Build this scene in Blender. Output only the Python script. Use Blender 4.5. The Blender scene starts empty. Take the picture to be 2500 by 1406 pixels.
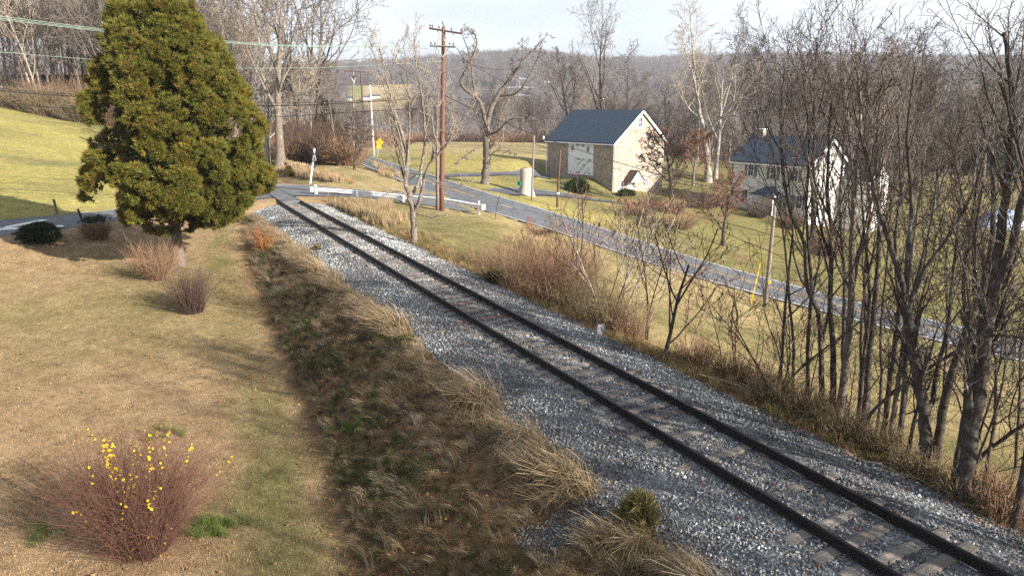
import bpy, math, random
import numpy as np
from mathutils import Vector, Matrix

C = bpy.context.scene.collection
scene = bpy.context.scene
R = math.radians

# ------------------------------------------------------------------ camera, sky, sun, exposure
CAM_H, HORIZON, FPX = 7.0, 262.0, 1720.0          # metres above the rails; photo pixels
PITCH = math.atan((703 - HORIZON) / FPX)
cam = bpy.data.cameras.new('camera')
cam.sensor_width = 36.0
cam.lens = 36.0 * FPX / 2500.0
cam.clip_start, cam.clip_end = 0.1, 20000
camo = bpy.data.objects.new('camera', cam)
C.objects.link(camo)
camo.location = (0, 0, CAM_H)
camo.rotation_euler = (math.pi / 2 - PITCH, 0, 0)
scene.camera = camo

SUN_EL = R(23)
SUN_H = Vector((0.85, -0.53, 0)).normalized()      # towards the sun, on the ground
world = bpy.data.worlds.new('World')
scene.world = world
world.use_nodes = True
wt = world.node_tree
for nd in list(wt.nodes):
    wt.nodes.remove(nd)
w_out = wt.nodes.new('ShaderNodeOutputWorld')
w_bg = wt.nodes.new('ShaderNodeBackground')
w_sky = wt.nodes.new('ShaderNodeTexSky')
w_sky.sky_type = 'NISHITA'
w_sky.sun_disc = False
w_sky.sun_elevation = SUN_EL
w_sky.sun_rotation = math.atan2(SUN_H.x, SUN_H.y)
w_sky.altitude = 100
w_sky.air_density = 1.0
w_sky.dust_density = 2.5
w_sky.ozone_density = 1.0
# thin high cloud veil over the blue
w_geo = wt.nodes.new('ShaderNodeTexCoord')
w_map = wt.nodes.new('ShaderNodeMapping')
w_map.inputs['Scale'].default_value = (1.2, 1.2, 5.0)
w_noise = wt.nodes.new('ShaderNodeTexNoise')
w_noise.inputs['Scale'].default_value = 1.6
w_noise.inputs['Detail'].default_value = 6
w_ramp = wt.nodes.new('ShaderNodeMapRange')
w_ramp.inputs['From Min'].default_value = 0.36
w_ramp.inputs['From Max'].default_value = 0.60
w_ramp.inputs['To Min'].default_value = 0.55
w_ramp.inputs['To Max'].default_value = 1.0
w_mix = wt.nodes.new('ShaderNodeMix')
w_mix.data_type = 'RGBA'
w_mix.inputs['B'].default_value = (8.7, 9.3, 10.1, 1)
wt.links.new(w_geo.outputs['Generated'], w_map.inputs['Vector'])
wt.links.new(w_map.outputs['Vector'], w_noise.inputs['Vector'])
wt.links.new(w_noise.outputs['Fac'], w_ramp.inputs['Value'])
w_sep = wt.nodes.new('ShaderNodeSeparateXYZ')           # the veil is seen edge-on, so thicker, towards the horizon
w_el = wt.nodes.new('ShaderNodeMapRange')
w_el.inputs['From Min'].default_value = 0.0
w_el.inputs['From Max'].default_value = 0.9
w_el.inputs['To Min'].default_value = 1.0
w_el.inputs['To Max'].default_value = 0.30
w_mul = wt.nodes.new('ShaderNodeMath'); w_mul.operation = 'MULTIPLY'
wt.links.new(w_geo.outputs['Generated'], w_sep.inputs[0])
wt.links.new(w_sep.outputs['Z'], w_el.inputs['Value'])
wt.links.new(w_ramp.outputs['Result'], w_mul.inputs[0])
wt.links.new(w_el.outputs['Result'], w_mul.inputs[1])
wt.links.new(w_mul.outputs[0], w_mix.inputs['Factor'])
wt.links.new(w_sky.outputs['Color'], w_mix.inputs['A'])
wt.links.new(w_mix.outputs['Result'], w_bg.inputs['Color'])
w_bg.inputs['Strength'].default_value = 0.050
wt.links.new(w_bg.outputs['Background'], w_out.inputs['Surface'])

sun = bpy.data.lights.new('sun', 'SUN')
sun.energy = 5.0
sun.angle = R(0.55)
sun.color = (1.0, 0.925, 0.82)
suno = bpy.data.objects.new('sun', sun)
C.objects.link(suno)
sv = Vector((SUN_H.x * math.cos(SUN_EL), SUN_H.y * math.cos(SUN_EL), math.sin(SUN_EL)))
suno.rotation_euler = sv.to_track_quat('Z', 'Y').to_euler()
suno.location = (40, -20, 40)

scene.view_settings.view_transform = 'Standard'
scene.view_settings.look = 'None'
scene.view_settings.gamma = 1.0
scene.view_settings.use_curve_mapping = False
scene.view_settings.exposure = 1.42
scene.render.engine = 'CYCLES'
scene.cycles.use_denoising = False
scene.cycles.max_bounces = 4
scene.cycles.diffuse_bounces = 2
scene.cycles.glossy_bounces = 2
scene.cycles.transmission_bounces = 2
scene.cycles.transparent_max_bounces = 4
scene.cycles.volume_bounces = 0

# ------------------------------------------------------------------ small helpers
_c, _s = math.cos(PITCH), math.sin(PITCH)
def ray(px, py):
    xn, yn = (px - 1250) / FPX, -(py - 703) / FPX
    return xn, _c + yn * _s, -_s + yn * _c
def at(px, py, Y):                       # the point of the place seen at a photo pixel, Y metres ahead
    r = ray(px, py); k = Y / r[1]
    return Vector((r[0] * k, Y, CAM_H + r[2] * k))
def atz(px, py, z):
    r = ray(px, py); k = (z - CAM_H) / r[2]
    return Vector((r[0] * k, r[1] * k, z))

def tag(o, label=None, cat=None, group=None, kind=None):
    if label: o['label'] = label
    if cat: o['category'] = cat
    if group: o['group'] = group
    if kind: o['kind'] = kind
    return o
def empty(name, loc, label=None, cat=None, group=None, rz=0):
    o = bpy.data.objects.new(name, None)
    o.empty_display_size = 0.2
    C.objects.link(o)
    o.location = loc
    o.rotation_euler = (0, 0, rz)
    return tag(o, label, cat, group)
def mesh_from(name, V, F, mats=(), smooth=False):
    me = bpy.data.meshes.new(name)
    me.from_pydata([tuple(v) for v in V], [], [tuple(f) for f in F])
    for m in (mats if isinstance(mats, (list, tuple)) else [mats]):
        me.materials.append(m)
    if smooth:
        me.polygons.foreach_set('use_smooth', [True] * len(me.polygons))
    me.update()
    return me
def mesh_np(name, V, loops, starts, totals, mat=None, smooth=True):
    me = bpy.data.meshes.new(name)
    me.vertices.add(len(V)); me.vertices.foreach_set('co', np.asarray(V, np.float32).ravel())
    me.loops.add(len(loops)); me.loops.foreach_set('vertex_index', np.asarray(loops, np.int32))
    me.polygons.add(len(starts))
    me.polygons.foreach_set('loop_start', np.asarray(starts, np.int32))
    me.polygons.foreach_set('loop_total', np.asarray(totals, np.int32))
    if smooth:
        me.polygons.foreach_set('use_smooth', np.ones(len(starts), bool))
    if mat: me.materials.append(mat)
    me.update(calc_edges=True)
    return me
def obj(name, me, parent=None, loc=None):
    o = bpy.data.objects.new(name, me)
    C.objects.link(o)
    if parent is not None: o.parent = parent
    if loc is not None: o.location = loc
    return o

class MB:                                # collects boxes, bars, prisms; builds ONE mesh object
    def __init__(s): s.V = []; s.F = []
    def quad(s, *p):
        b = len(s.V); s.V += [tuple(q) for q in p]; s.F.append(tuple(range(b, b + len(p))))
        return s
    def box(s, x0, y0, z0, x1, y1, z1):
        return s.hexa([(x0,y0,z0),(x1,y0,z0),(x1,y1,z0),(x0,y1,z0)], [(x0,y0,z1),(x1,y0,z1),(x1,y1,z1),(x0,y1,z1)])
    def hexa(s, lo, hi):
        b = len(s.V); n = len(lo); s.V += [tuple(q) for q in lo] + [tuple(q) for q in hi]
        s.F.append(tuple(b + n - 1 - i for i in range(n)))
        s.F.append(tuple(b + n + i for i in range(n)))
        for i in range(n):
            j = (i + 1) % n
            s.F.append((b + i, b + j, b + n + j, b + n + i))
        return s
    def bar(s, a, b_, w, h, up=(0, 0, 1)):
        a, b_ = Vector(a), Vector(b_)
        d = (b_ - a).normalized()
        sd = d.cross(Vector(up))
        if sd.length < 1e-4: sd = d.cross(Vector((1, 0, 0)))
        sd.normalize(); u = sd.cross(d).normalized()
        o = [(-w/2, -h/2), (w/2, -h/2), (w/2, h/2), (-w/2, h/2)]
        return s.hexa([a + sd*p + u*q for p, q in o], [b_ + sd*p + u*q for p, q in o])
    def tube(s, pts, rad, n=8, cap=True):
        pts = [Vector(p) for p in pts]
        if not hasattr(rad, '__len__'): rad = [rad] * len(pts)
        b = len(s.V); ref = None
        for i, p in enumerate(pts):
            d = (pts[min(i+1, len(pts)-1)] - pts[max(i-1, 0)]).normalized()
            if ref is None:
                ref = d.orthogonal().normalized()
            ref = (ref - d * ref.dot(d)).normalized(); sd = d.cross(ref)
            for k in range(n):
                a = 2*math.pi*k/n
                s.V.append(tuple(p + (ref*math.cos(a) + sd*math.sin(a)) * rad[i]))
        for i in range(len(pts)-1):
            for k in range(n):
                j = (k+1) % n
                s.F.append((b+i*n+k, b+i*n+j, b+(i+1)*n+j, b+(i+1)*n+k))
        if cap:
            s.F.append(tuple(b+n-1-k for k in range(n)))
            s.F.append(tuple(b+(len(pts)-1)*n+k for k in range(n)))
        return s
    def build(s, name, mat, parent=None, smooth=False):
        return obj(name, mesh_from(name, s.V, s.F, mat, smooth), parent)

# ------------------------------------------------------------------ materials
def nt_new(name):
    m = bpy.data.materials.new(name); m.use_nodes = True
    nt = m.node_tree
    return m, nt, nt.nodes['Principled BSDF']
def N(nt, typ, **kw):
    n = nt.nodes.new(typ)
    for k, v in kw.items():
        if k in n.inputs.keys(): n.inputs[k].default_value = v
        else: setattr(n, k, v)
    return n
def coords(nt, scale=(1, 1, 1), kind='Object'):
    tc = N(nt, 'ShaderNodeTexCoord'); mp = N(nt, 'ShaderNodeMapping')
    mp.inputs['Scale'].default_value = scale
    nt.links.new(tc.outputs[kind], mp.inputs['Vector'])
    return mp.outputs['Vector']
def noise(nt, vec, scale, detail=4, rough=0.6):
    n = N(nt, 'ShaderNodeTexNoise', Scale=scale, Detail=detail, Roughness=rough)
    nt.links.new(vec, n.inputs['Vector'])
    return n.outputs['Fac']
def ramp(nt, fac, stops):
    r = N(nt, 'ShaderNodeValToRGB')
    e = r.color_ramp.elements
    while len(e) < len(stops): e.new(0.5)
    for i, (p, c) in enumerate(stops):
        e[i].position = p; e[i].color = (*c, 1)
    nt.links.new(fac, r.inputs['Fac'])
    return r.outputs['Color']
def mixc(nt, fac, a, b, mode='MIX'):
    m = N(nt, 'ShaderNodeMix', data_type='RGBA', blend_type=mode)
    for sock, v in (('Factor', fac), ('A', a), ('B', b)):
        tgt = [i for i in m.inputs if i.name == sock and i.enabled][0]
        if isinstance(v, (int, float)): tgt.default_value = v
        elif isinstance(v, tuple): tgt.default_value = (*v, 1) if len(v) == 3 else v
        else: nt.links.new(v, tgt)
    return [o for o in m.outputs if o.enabled][0]
def bump(nt, bs, height, strength=0.4, dist=0.02):
    b = N(nt, 'ShaderNodeBump', Strength=strength, Distance=dist)
    nt.links.new(height, b.inputs['Height'])
    nt.links.new(b.outputs['Normal'], bs.inputs['Normal'])
def simple(name, col, rough=0.75, var=0.25, scale=6.0, bmp=0.3, stretch=(1, 1, 1), metal=0.0, kind='Object', bdist=0.01):
    m, nt, bs = nt_new(name)
    v = coords(nt, stretch, kind)
    f = noise(nt, v, scale, 6)
    lo = tuple(c * (1 - var) for c in col); hi = tuple(min(1, c * (1 + var)) for c in col)
    nt.links.new(ramp(nt, f, [(0.3, lo), (0.7, hi)]), bs.inputs['Base Color'])
    bs.inputs['Roughness'].default_value = rough
    bs.inputs['Metallic'].default_value = metal
    bs.inputs['Specular IOR Level'].default_value = 0.3
    if bmp: bump(nt, bs, f, bmp, bdist)
    return m
def bark(name, a, b, lichen=None):
    m, nt, bs = nt_new(name)
    v = coords(nt, (1, 1, 0.25)); v2 = coords(nt, (1, 1, 1))
    f = noise(nt, v, 22, 6, 0.7)
    col = ramp(nt, f, [(0.32, a), (0.68, b)])
    if lichen:
        g = noise(nt, v2, 3.5, 5)
        k = ramp(nt, g, [(0.52, (0, 0, 0)), (0.66, (0.7, 0.7, 0.7))])
        col = mixc(nt, k, col, lichen)
    oi = N(nt, 'ShaderNodeObjectInfo')
    mr = N(nt, 'ShaderNodeMapRange'); mr.inputs['To Min'].default_value = 0.75; mr.inputs['To Max'].default_value = 1.2
    nt.links.new(oi.outputs['Random'], mr.inputs['Value'])
    hv = N(nt, 'ShaderNodeHueSaturation'); nt.links.new(col, hv.inputs['Color']); nt.links.new(mr.outputs['Result'], hv.inputs['Value'])
    nt.links.new(hv.outputs['Color'], bs.inputs['Base Color'])
    bs.inputs['Roughness'].default_value = 0.9
    bs.inputs['Specular IOR Level'].default_value = 0.15
    bump(nt, bs, f, 0.6, 0.02)
    return m
def tinted(name, cols, rough=0.85, trans=0.0, attr=None, spec=0.2):
    """leaf / blade / stone material: colour picked per instance or per leaf island"""
    m, nt, bs = nt_new(name)
    if attr:
        at_ = N(nt, 'ShaderNodeAttribute', attribute_name=attr, attribute_type='INSTANCER')
        g = N(nt, 'ShaderNodeNewGeometry')
        mr = N(nt, 'ShaderNodeMapRange'); mr.inputs['To Min'].default_value = 0.72; mr.inputs['To Max'].default_value = 1.25
        nt.links.new(g.outputs['Random Per Island'], mr.inputs['Value'])
        hv = N(nt, 'ShaderNodeHueSaturation'); nt.links.new(at_.outputs['Color'], hv.inputs['Color']); nt.links.new(mr.outputs['Result'], hv.inputs['Value'])
        col = hv.outputs['Color']
    else:
        g = N(nt, 'ShaderNodeNewGeometry')
        n_ = len(cols)
        col = ramp(nt, g.outputs['Random Per Island'], [(i / max(1, n_ - 1), c) for i, c in enumerate(cols)])
    nt.links.new(col, bs.inputs['Base Color'])
    bs.inputs['Roughness'].default_value = rough
    bs.inputs['Specular IOR Level'].default_value = spec
    if trans:
        t = N(nt, 'ShaderNodeBsdfTranslucent'); mx = N(nt, 'ShaderNodeMixShader'); mx.inputs[0].default_value = trans
        nt.links.new(col, t.inputs['Color'])
        nt.links.new(bs.outputs[0], mx.inputs[1]); nt.links.new(t.outputs[0], mx.inputs[2])
        nt.links.new(mx.outputs[0], nt.nodes['Material Output'].inputs['Surface'])
    return m

# ------------------------------------------------------------------ scatter by geometry nodes (stuff only)
def proto(name, me):
    return bpy.data.objects.new(name, me)          # a shape to scatter; never linked into the scene
def scatter(name, P, ROT, SCL, IDX, COL, protos, label, cat):
    me = bpy.data.meshes.new(name)
    n = len(P)
    me.vertices.add(n); me.vertices.foreach_set('co', np.asarray(P, np.float32).ravel())
    a = me.attributes.new('rot', 'FLOAT_VECTOR', 'POINT'); a.data.foreach_set('vector', np.asarray(ROT, np.float32).ravel())
    a = me.attributes.new('scl', 'FLOAT_VECTOR', 'POINT')
    S = np.asarray(SCL, np.float32)
    if S.ndim == 1: S = np.repeat(S[:, None], 3, 1)
    a.data.foreach_set('vector', S.ravel())
    a = me.attributes.new('idx', 'INT', 'POINT'); a.data.foreach_set('value', np.asarray(IDX, np.int32))
    a = me.attributes.new('icol', 'FLOAT_COLOR', 'POINT')
    COL = np.asarray(COL, np.float32)
    a.data.foreach_set('color', np.concatenate([COL, np.ones((n, 1), np.float32)], 1).ravel())
    o = obj(name, me)
    ng = bpy.data.node_groups.new(name + '_scatter', 'GeometryNodeTree')
    ng.interface.new_socket('Geometry', in_out='INPUT', socket_type='NodeSocketGeometry')
    ng.interface.new_socket('Geometry', in_out='OUTPUT', socket_type='NodeSocketGeometry')
    gi = ng.nodes.new('NodeGroupInput'); go = ng.nodes.new('NodeGroupOutput')
    ip = ng.nodes.new('GeometryNodeInstanceOnPoints')
    jg = ng.nodes.new('GeometryNodeJoinGeometry')
    for p in protos:
        oi = ng.nodes.new('GeometryNodeObjectInfo')
        oi.inputs['Object'].default_value = p
        oi.inputs['As Instance'].default_value = True
        ng.links.new(oi.outputs['Geometry'], jg.inputs[0])
    def na(nm, typ):
        x = ng.nodes.new('GeometryNodeInputNamedAttribute'); x.data_type = typ; x.inputs[0].default_value = nm
        return [q for q in x.outputs if q.enabled and q.name == 'Attribute'][0]
    e2r = ng.nodes.new('FunctionNodeEulerToRotation')
    ng.links.new(na('rot', 'FLOAT_VECTOR'), e2r.inputs[0])
    ng.links.new(gi.outputs[0], ip.inputs['Points'])
    ng.links.new(jg.outputs[0], ip.inputs['Instance'])
    ip.inputs['Pick Instance'].default_value = True
    ng.links.new(na('idx', 'INT'), ip.inputs['Instance Index'])
    ng.links.new(e2r.outputs[0], ip.inputs['Rotation'])
    ng.links.new(na('scl', 'FLOAT_VECTOR'), ip.inputs['Scale'])
    ng.links.new(ip.outputs[0], go.inputs[0])
    md = o.modifiers.new('scatter', 'NODES'); md.node_group = ng
    return tag(o, label, cat, kind='stuff')

# ------------------------------------------------------------------ track frame
TU = Vector((-.4707, .8823, 0)); TN = Vector((.8823, .4707, 0)); TO = Vector((6.656, 9.835, 0))
def tp(t, s, z=0.0):
    """track coordinates to world; the line bends gently left beyond the crossing"""
    if t > 62:
        k = (t - 62) / 210.0
        a = min(k, 1.2)
        base = TO + TU * 62
        c_ = base - TN * 210
        dn = TN * math.cos(a) + TU * math.sin(a)
        p = c_ + dn * (210 + s)
        return Vector((p.x, p.y, z))
    p = TO + TU * t + TN * s
    return Vector((p.x, p.y, z))
def ts_np(X, Y):
    dx, dy = X - TO.x, Y - TO.y
    return dx * TU.x + dy * TU.y, dx * TN.x + dy * TN.y

# ------------------------------------------------------------------ terrain: control points and smooth surface
CP = []
def cp(px, py, Y): p = at(px, py, Y); CP.append((p.x, p.y, p.z))
TOE = [(-14, -8.2, -2.0), (0, -7.9, -2.0), (7, -7.3, -2.0), (10, -6.9, -2.0), (13, -6.5, -2.0), (19, -6.2, -1.95), (25, -5.8, -1.75),
       (30, -5.6, -1.3), (34, -5.4, -1.0), (39, -4.9, -.65), (44, -4.3, -.4), (48, -4.0, -.22)]
_tt = np.array([q[0] for q in TOE]); _tsx = np.array([q[1] for q in TOE]); _tz = np.array([q[2] for q in TOE])
def toe(t): return float(np.interp(t, _tt, _tsx)), float(np.interp(t, _tt, _tz))
t = -14.0
while t < 110:
    road = 49 < t < 60
    zc = -0.16 if road else -0.5
    for s_ in (-3.0, 0.0, 3.05):
        p = tp(t, s_); CP.append((p.x, p.y, zc))
    if t <= 47:
        st, zt = toe(t)
        p = tp(t, st); CP.append((p.x, p.y, zt))
        if t < 30:
            p = tp(t, -3.9); CP.append((p.x, p.y, -.62)); p = tp(t, (st-4.3)/2); CP.append((p.x, p.y, zt*.42 - .42))
        for e, dz in ((-1.5, .0), (-5, .05), (-11, .12), (-19, .3), (-30, .8)):
            if t < 33 or e > -8:
                p = tp(t, st + e); CP.append((p.x, p.y, zt + dz))
        if t < 34:
            for s2, z2 in ((5.0, -1.15), (8.5, -2.2)):
                p = tp(t, s2); CP.append((p.x, p.y, z2 if t < 24 else z2 * (1 - (t - 24) / 14)))
        else:
            p = tp(t, 6); CP.append((p.x, p.y, -.5))
    elif t > 62:
        p = tp(t, 6.5); CP.append((p.x, p.y, .1)); p = tp(t, -6); CP.append((p.x, p.y, .2))
    t += 3.5
# side road over the crossing, by its two edges (world z given)
SIDE_UP = [(-420, 585, .25), (-200, 560, .15), (0, 537, 0.05), (140, 525, 0.0), (285, 510, -.03), (480, 481, -.04), (600, 462, -.04), (674, 451, -.03), (748, 452, -.05), (870, 463, -.2), (960, 471, -.5), (1041, 470, -.75)]
SIDE_LO = [(-420, 640, .25), (-200, 607, .15), (0, 577, 0.05), (61, 573, 0.05), (156, 559, 0.0), (313, 535, -.03), (480, 510, -.04), (600, 492, -.04), (660, 484, -.03), (740, 479, -.05), (875, 483, -.2), (1000, 495, -.5), (1165, 521, -.95)]
MAIN_UP = [(838, 362, -.35), (858, 368, -.4), (916, 386, -.5), (988, 407, -.6), (1047, 424, -.75), (1092, 439, -.95), (1150, 458, -1.25), (1218, 479, -1.65), (1300, 501, -2.35), (1360, 521, -2.95), (1464, 553, -4.0), (1580, 592, -5.35), (1700, 632, -6.6), (1869, 677, -7.9), (2100, 739, -9.2), (2249, 775, -10.0), (2500, 830, -11.0), (2800, 893, -12.0), (3300, 990, -13.4)]
MAIN_LO = [(800, 366, -.35), (841, 381, -.4), (895, 408, -.5), (959, 434, -.6), (1000, 452, -.75), (1041, 466, -.95), (1110, 492, -1.25), (1175, 515, -1.65), (1300, 545, -2.35), (1345, 561, -2.95), (1440, 595, -4.0), (1560, 634, -5.35), (1690, 677, -6.6), (1869, 724, -7.9), (2100, 786, -9.2), (2274, 829, -10.0), (2500, 885, -11.0), (2800, 952, -12.0), (3300, 1060, -13.4)]
for L_ in (SIDE_UP, SIDE_LO, MAIN_UP, MAIN_LO):
    for px, py, z in L_:
        p = atz(px, py, z); CP.append((p.x, p.y, z))
# left field rising to the wood
for q in [(0, 500, 47), (0, 417, 60), (0, 341, 80), (0, 285, 105), (0, 254, 130), (200, 490, 52), (200, 400, 75), (200, 340, 100), (225, 303, 130),
          (450, 420, 80), (450, 350, 110), (600, 335, 115), (620, 390, 88), (700, 398, 86), (800, 404, 82), (850, 407, 82), (880, 425, 76), (820, 442, 70), (930, 455, 68), (900, 466, 62),
          (100, 232, 165), (100, 200, 215), (350, 235, 200), (600, 290, 200), (760, 330, 170),
          (860, 350, 140), (930, 347, 150), (1100, 347, 150), (1300, 347, 155), (1000, 370, 122), (1150, 400, 100), (1300, 395, 108), (1300, 440, 88), (1185, 448, 79), (1100, 425, 86),
          (1337, 431, 108), (1390, 432, 105), (1447, 434, 101), (1330, 445, 101), (1400, 447, 97), (1345, 468, 85), (1283, 474, 78), (1299, 490, 73), (1360, 505, 72), (1450, 484, 88), (1500, 478, 97), (1613, 473, 105), (1560, 479, 96), (1700, 480, 103),
          (1500, 365, 140), (1700, 390, 150), (1500, 500, 82), (1600, 525, 80),
          (1800, 515, 92), (1960, 541, 88), (1973, 566, 87), (2060, 560, 92), (1900, 600, 75), (1765, 600, 71), (1700, 560, 77), (2080, 640, 72),
          (2300, 480, 110), (2440, 548, 100), (2300, 420, 150), (2400, 610, 80), (2300, 700, 65), (2480, 700, 68), (1950, 410, 160), (2200, 405, 165), (2480, 400, 170), (2600, 450, 150)]:
    cp(*q)
for q in [(1250, 640), (1250, 590)]:
    pass
# the slope between the thicket and the road
for px, py, z in [(1230, 560, -1.3), (1150, 570, -.9), (1300, 600, -2.4), (1420, 660, -3.6), (1600, 740, -4.6), (1750, 800, -4.9), (1900, 860, -5.0), (2050, 930, -4.9), (1560, 670, -5.0), (1850, 770, -7.0), (2100, 840, -8.2), (2300, 880, -9.0), (2480, 950, -9.0), (2350, 990, -6.5)]:
    p = atz(px, py, z); CP.append((p.x, p.y, z))
for q in [(-90, 60, 6), (-130, 60, 11), (-130, 120, 13), (-90, 20, 3), (-60, 5, 0), (-90, -20, 2), (40, 0, -12), (60, 20, -13), (110, 20, -15), (110, 80, -11), (110, 140, -8), (-130, 215, 17), (110, 215, -8), (0, 215, -5), (25, 10, -6), (20, 0, -4)]:
    CP.append(q)
CP = np.array(CP)
def _rbf_fit(P):
    n = len(P)
    d = np.sqrt(((P[:, None, :2] - P[None, :, :2]) ** 2).sum(-1) + 0.5)
    A = np.zeros((n + 3, n + 3)); A[:n, :n] = d
    A[:n, n] = 1; A[:n, n+1:] = P[:, :2] * .01
    A[n, :n] = 1; A[n+1:, :n] = P[:, :2].T * .01
    A[:n, :n] += np.eye(n) * -0.08
    return np.linalg.solve(A, np.concatenate([P[:, 2], [0, 0, 0]]))
_W = _rbf_fit(CP)
def smooth_z(X, Y):
    X = np.asarray(X, float).ravel(); Y = np.asarray(Y, float).ravel()
    out = np.empty(len(X)); n = len(CP)
    for i in range(0, len(X), 20000):
        x, y = X[i:i+20000], Y[i:i+20000]
        d = np.sqrt((x[:, None] - CP[None, :, 0]) ** 2 + (y[:, None] - CP[None, :, 1]) ** 2 + 0.5)
        out[i:i+20000] = d @ _W[:n] + _W[n] + _W[n+1] * x * .01 + _W[n+2] * y * .01
    return out
def vnoise(X, Y, sc, seed=0):
    """cheap smooth value noise, -1..1"""
    rs = np.random.RandomState(seed); G = rs.rand(64, 64)
    x = np.asarray(X) / sc + 1000; y = np.asarray(Y) / sc + 1000
    xi, yi = np.floor(x).astype(int), np.floor(y).astype(int)
    fx, fy = x - xi, y - yi; fx = fx*fx*(3-2*fx); fy = fy*fy*(3-2*fy)
    g = lambda a, b: G[a % 64, b % 64]
    return ((g(xi, yi)*(1-fx) + g(xi+1, yi)*fx)*(1-fy) + (g(xi, yi+1)*(1-fx) + g(xi+1, yi+1)*fx)*fy) * 2 - 1
def fbm(X, Y, sc, seed=0, o=4):
    r = 0; a = 1; n_ = 0
    for i in range(o):
        r = r + a * vnoise(X, Y, sc / 2**i, seed + i); n_ += a; a *= .55
    return r / n_
def catmull(P, n=6):
    P = [Vector(p) for p in P]; out = []
    for i in range(len(P) - 1):
        p0 = P[max(i-1, 0)]; p1 = P[i]; p2 = P[i+1]; p3 = P[min(i+2, len(P)-1)]
        for k in range(n):
            u = k / n
            out.append(0.5*((2*p1) + (p2-p0)*u + (2*p0-5*p1+4*p2-p3)*u*u + (3*p1-p0-3*p2+p3)*u**3))
    out.append(P[-1]); return out
def resample(L_, m):
    d = [0]
    for a, b in zip(L_, L_[1:]): d.append(d[-1] + (b-a).length)
    q = np.linspace(0, d[-1], m); A = np.array([tuple(p) for p in L_])
    return [Vector(v) for v in np.stack([np.interp(q, d, A[:, k]) for k in range(3)], 1)]
def smooth_line(L_, it=6):
    L_ = [Vector(p) for p in L_]
    for _ in range(it):
        M_ = [p.copy() for p in L_]
        for i in range(1, len(L_)-1): L_[i] = (M_[i-1] + M_[i]*2 + M_[i+1]) / 4
    return L_
def road_edges(UP, LO, m, it=10):
    a = resample(catmull([atz(*q) for q in UP]), m); b = resample(catmull([atz(*q) for q in LO]), m)
    return smooth_line(a, it), smooth_line(b, it)
MU, ML = road_edges(MAIN_UP, MAIN_LO, 110, 14)
SU, SL = road_edges(SIDE_UP, SIDE_LO, 80, 4)
def seg_dist(X, Y, line):
    best = np.full(len(X), 1e9); zz = np.zeros(len(X))
    A = np.array([tuple(p) for p in line])
    for a, b in zip(A[:-1], A[1:]):
        d = b[:2] - a[:2]; L2 = max((d*d).sum(), 1e-9)
        u = np.clip(((X-a[0])*d[0] + (Y-a[1])*d[1]) / L2, 0, 1)
        q = (X-a[0]-u*d[0])**2 + (Y-a[1]-u*d[1])**2
        k = q < best; best[k] = q[k]; zz[k] = (a[2] + u*(b[2]-a[2]))[k]
    return np.sqrt(best), zz
def in_strip(X, Y, U_, L_):
    ins = np.zeros(len(X), bool)
    poly = [(p.x, p.y) for p in U_] + [(p.x, p.y) for p in reversed(L_)]
    j = len(poly) - 1
    for i in range(len(poly)):
        xi, yi = poly[i]; xj, yj = poly[j]
        if yi != yj:
            k = ((yi > Y) != (yj > Y)) & (X < (xj-xi)*(Y-yi)/(yj-yi) + xi)
            ins ^= k
        j = i
    return ins
MC = [(a+b)/2 for a, b in zip(MU, ML)]; SC = [(a+b)/2 for a, b in zip(SU, SL)]
def height(X, Y):
    """ground height: smooth surface, levelled to the roads and sunk under road beds and ballast"""
    X = np.asarray(X, float).ravel(); Y = np.asarray(Y, float).ravel()
    z = smooth_z(X, Y)
    z = z + 0.07 * fbm(X, Y, 3.0, 5) + 0.02 * vnoise(X, Y, .6, 9)
    tt, ss = ts_np(X, Y)
    near = (tt > -20) & (tt < 62) & ~((tt > 49.4) & (tt < 58.2))
    sunk = []
    for U_, L_, C_ in ((MU, ML, MC), (SU, SL, SC)):
        dm, zm = seg_dist(X, Y, C_)
        ins = in_strip(X, Y, U_, L_)
        d_u, z_u = seg_dist(X, Y, U_); d_l, z_l = seg_dist(X, Y, L_)
        de = np.minimum(d_u, d_l); ze = np.where(d_u < d_l, z_u, z_l)
        w = np.where(ins, 1.0, np.clip(1 - (de - .6) / 2.4, 0, 1))
        z = z * (1 - w) + (ze + .01) * w
        z = np.where(ins & (de > .2), np.minimum(zm, ze) - .18, z)
        sunk.append((ins & (de > .12), np.minimum(zm, ze) - .18))
    for k_, zs in sunk: z = np.where(k_, np.minimum(z, zs), z)
    bed = np.clip((3.1 - np.abs(ss)) / .8, 0, 1) * near
    z = z * (1 - bed) + np.minimum(z, -.75) * bed
    # clumpy left bank
    bank = near & (ss < -2.9) & (ss > -7.5) & (tt < 44)
    z = z + np.where(bank, 0.13 * fbm(X, Y, 1.3, 21, 3) * np.clip((-2.9 - ss) / .8, 0, 1) * np.clip((ss + 7.6) / 1.0, 0, 1), 0)
    return z
def gz(x, y): return float(height(np.array([x]), np.array([y]))[0])
def on(p, dz=0.0): return Vector((p.x, p.y, gz(p.x, p.y) + dz))
def ground_at(px, py, Y0=5.0, Y1=220.0):
    """where the line of sight of a photo pixel meets the ground"""
    r = ray(px, py); k = np.linspace(Y0, Y1, 700) / r[1]
    z = height(r[0]*k, r[1]*k); below = CAM_H + r[2]*k < z
    i = int(np.argmax(below)) if below.any() else len(k) - 1
    lo, hi = k[max(i-1, 0)], k[i]
    kk = np.linspace(lo, hi, 24); z = height(r[0]*kk, r[1]*kk); b = CAM_H + r[2]*kk < z
    j = int(np.argmax(b)) if b.any() else 23
    q = kk[j]; return Vector((r[0]*q, r[1]*q, float(z[j])))

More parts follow.
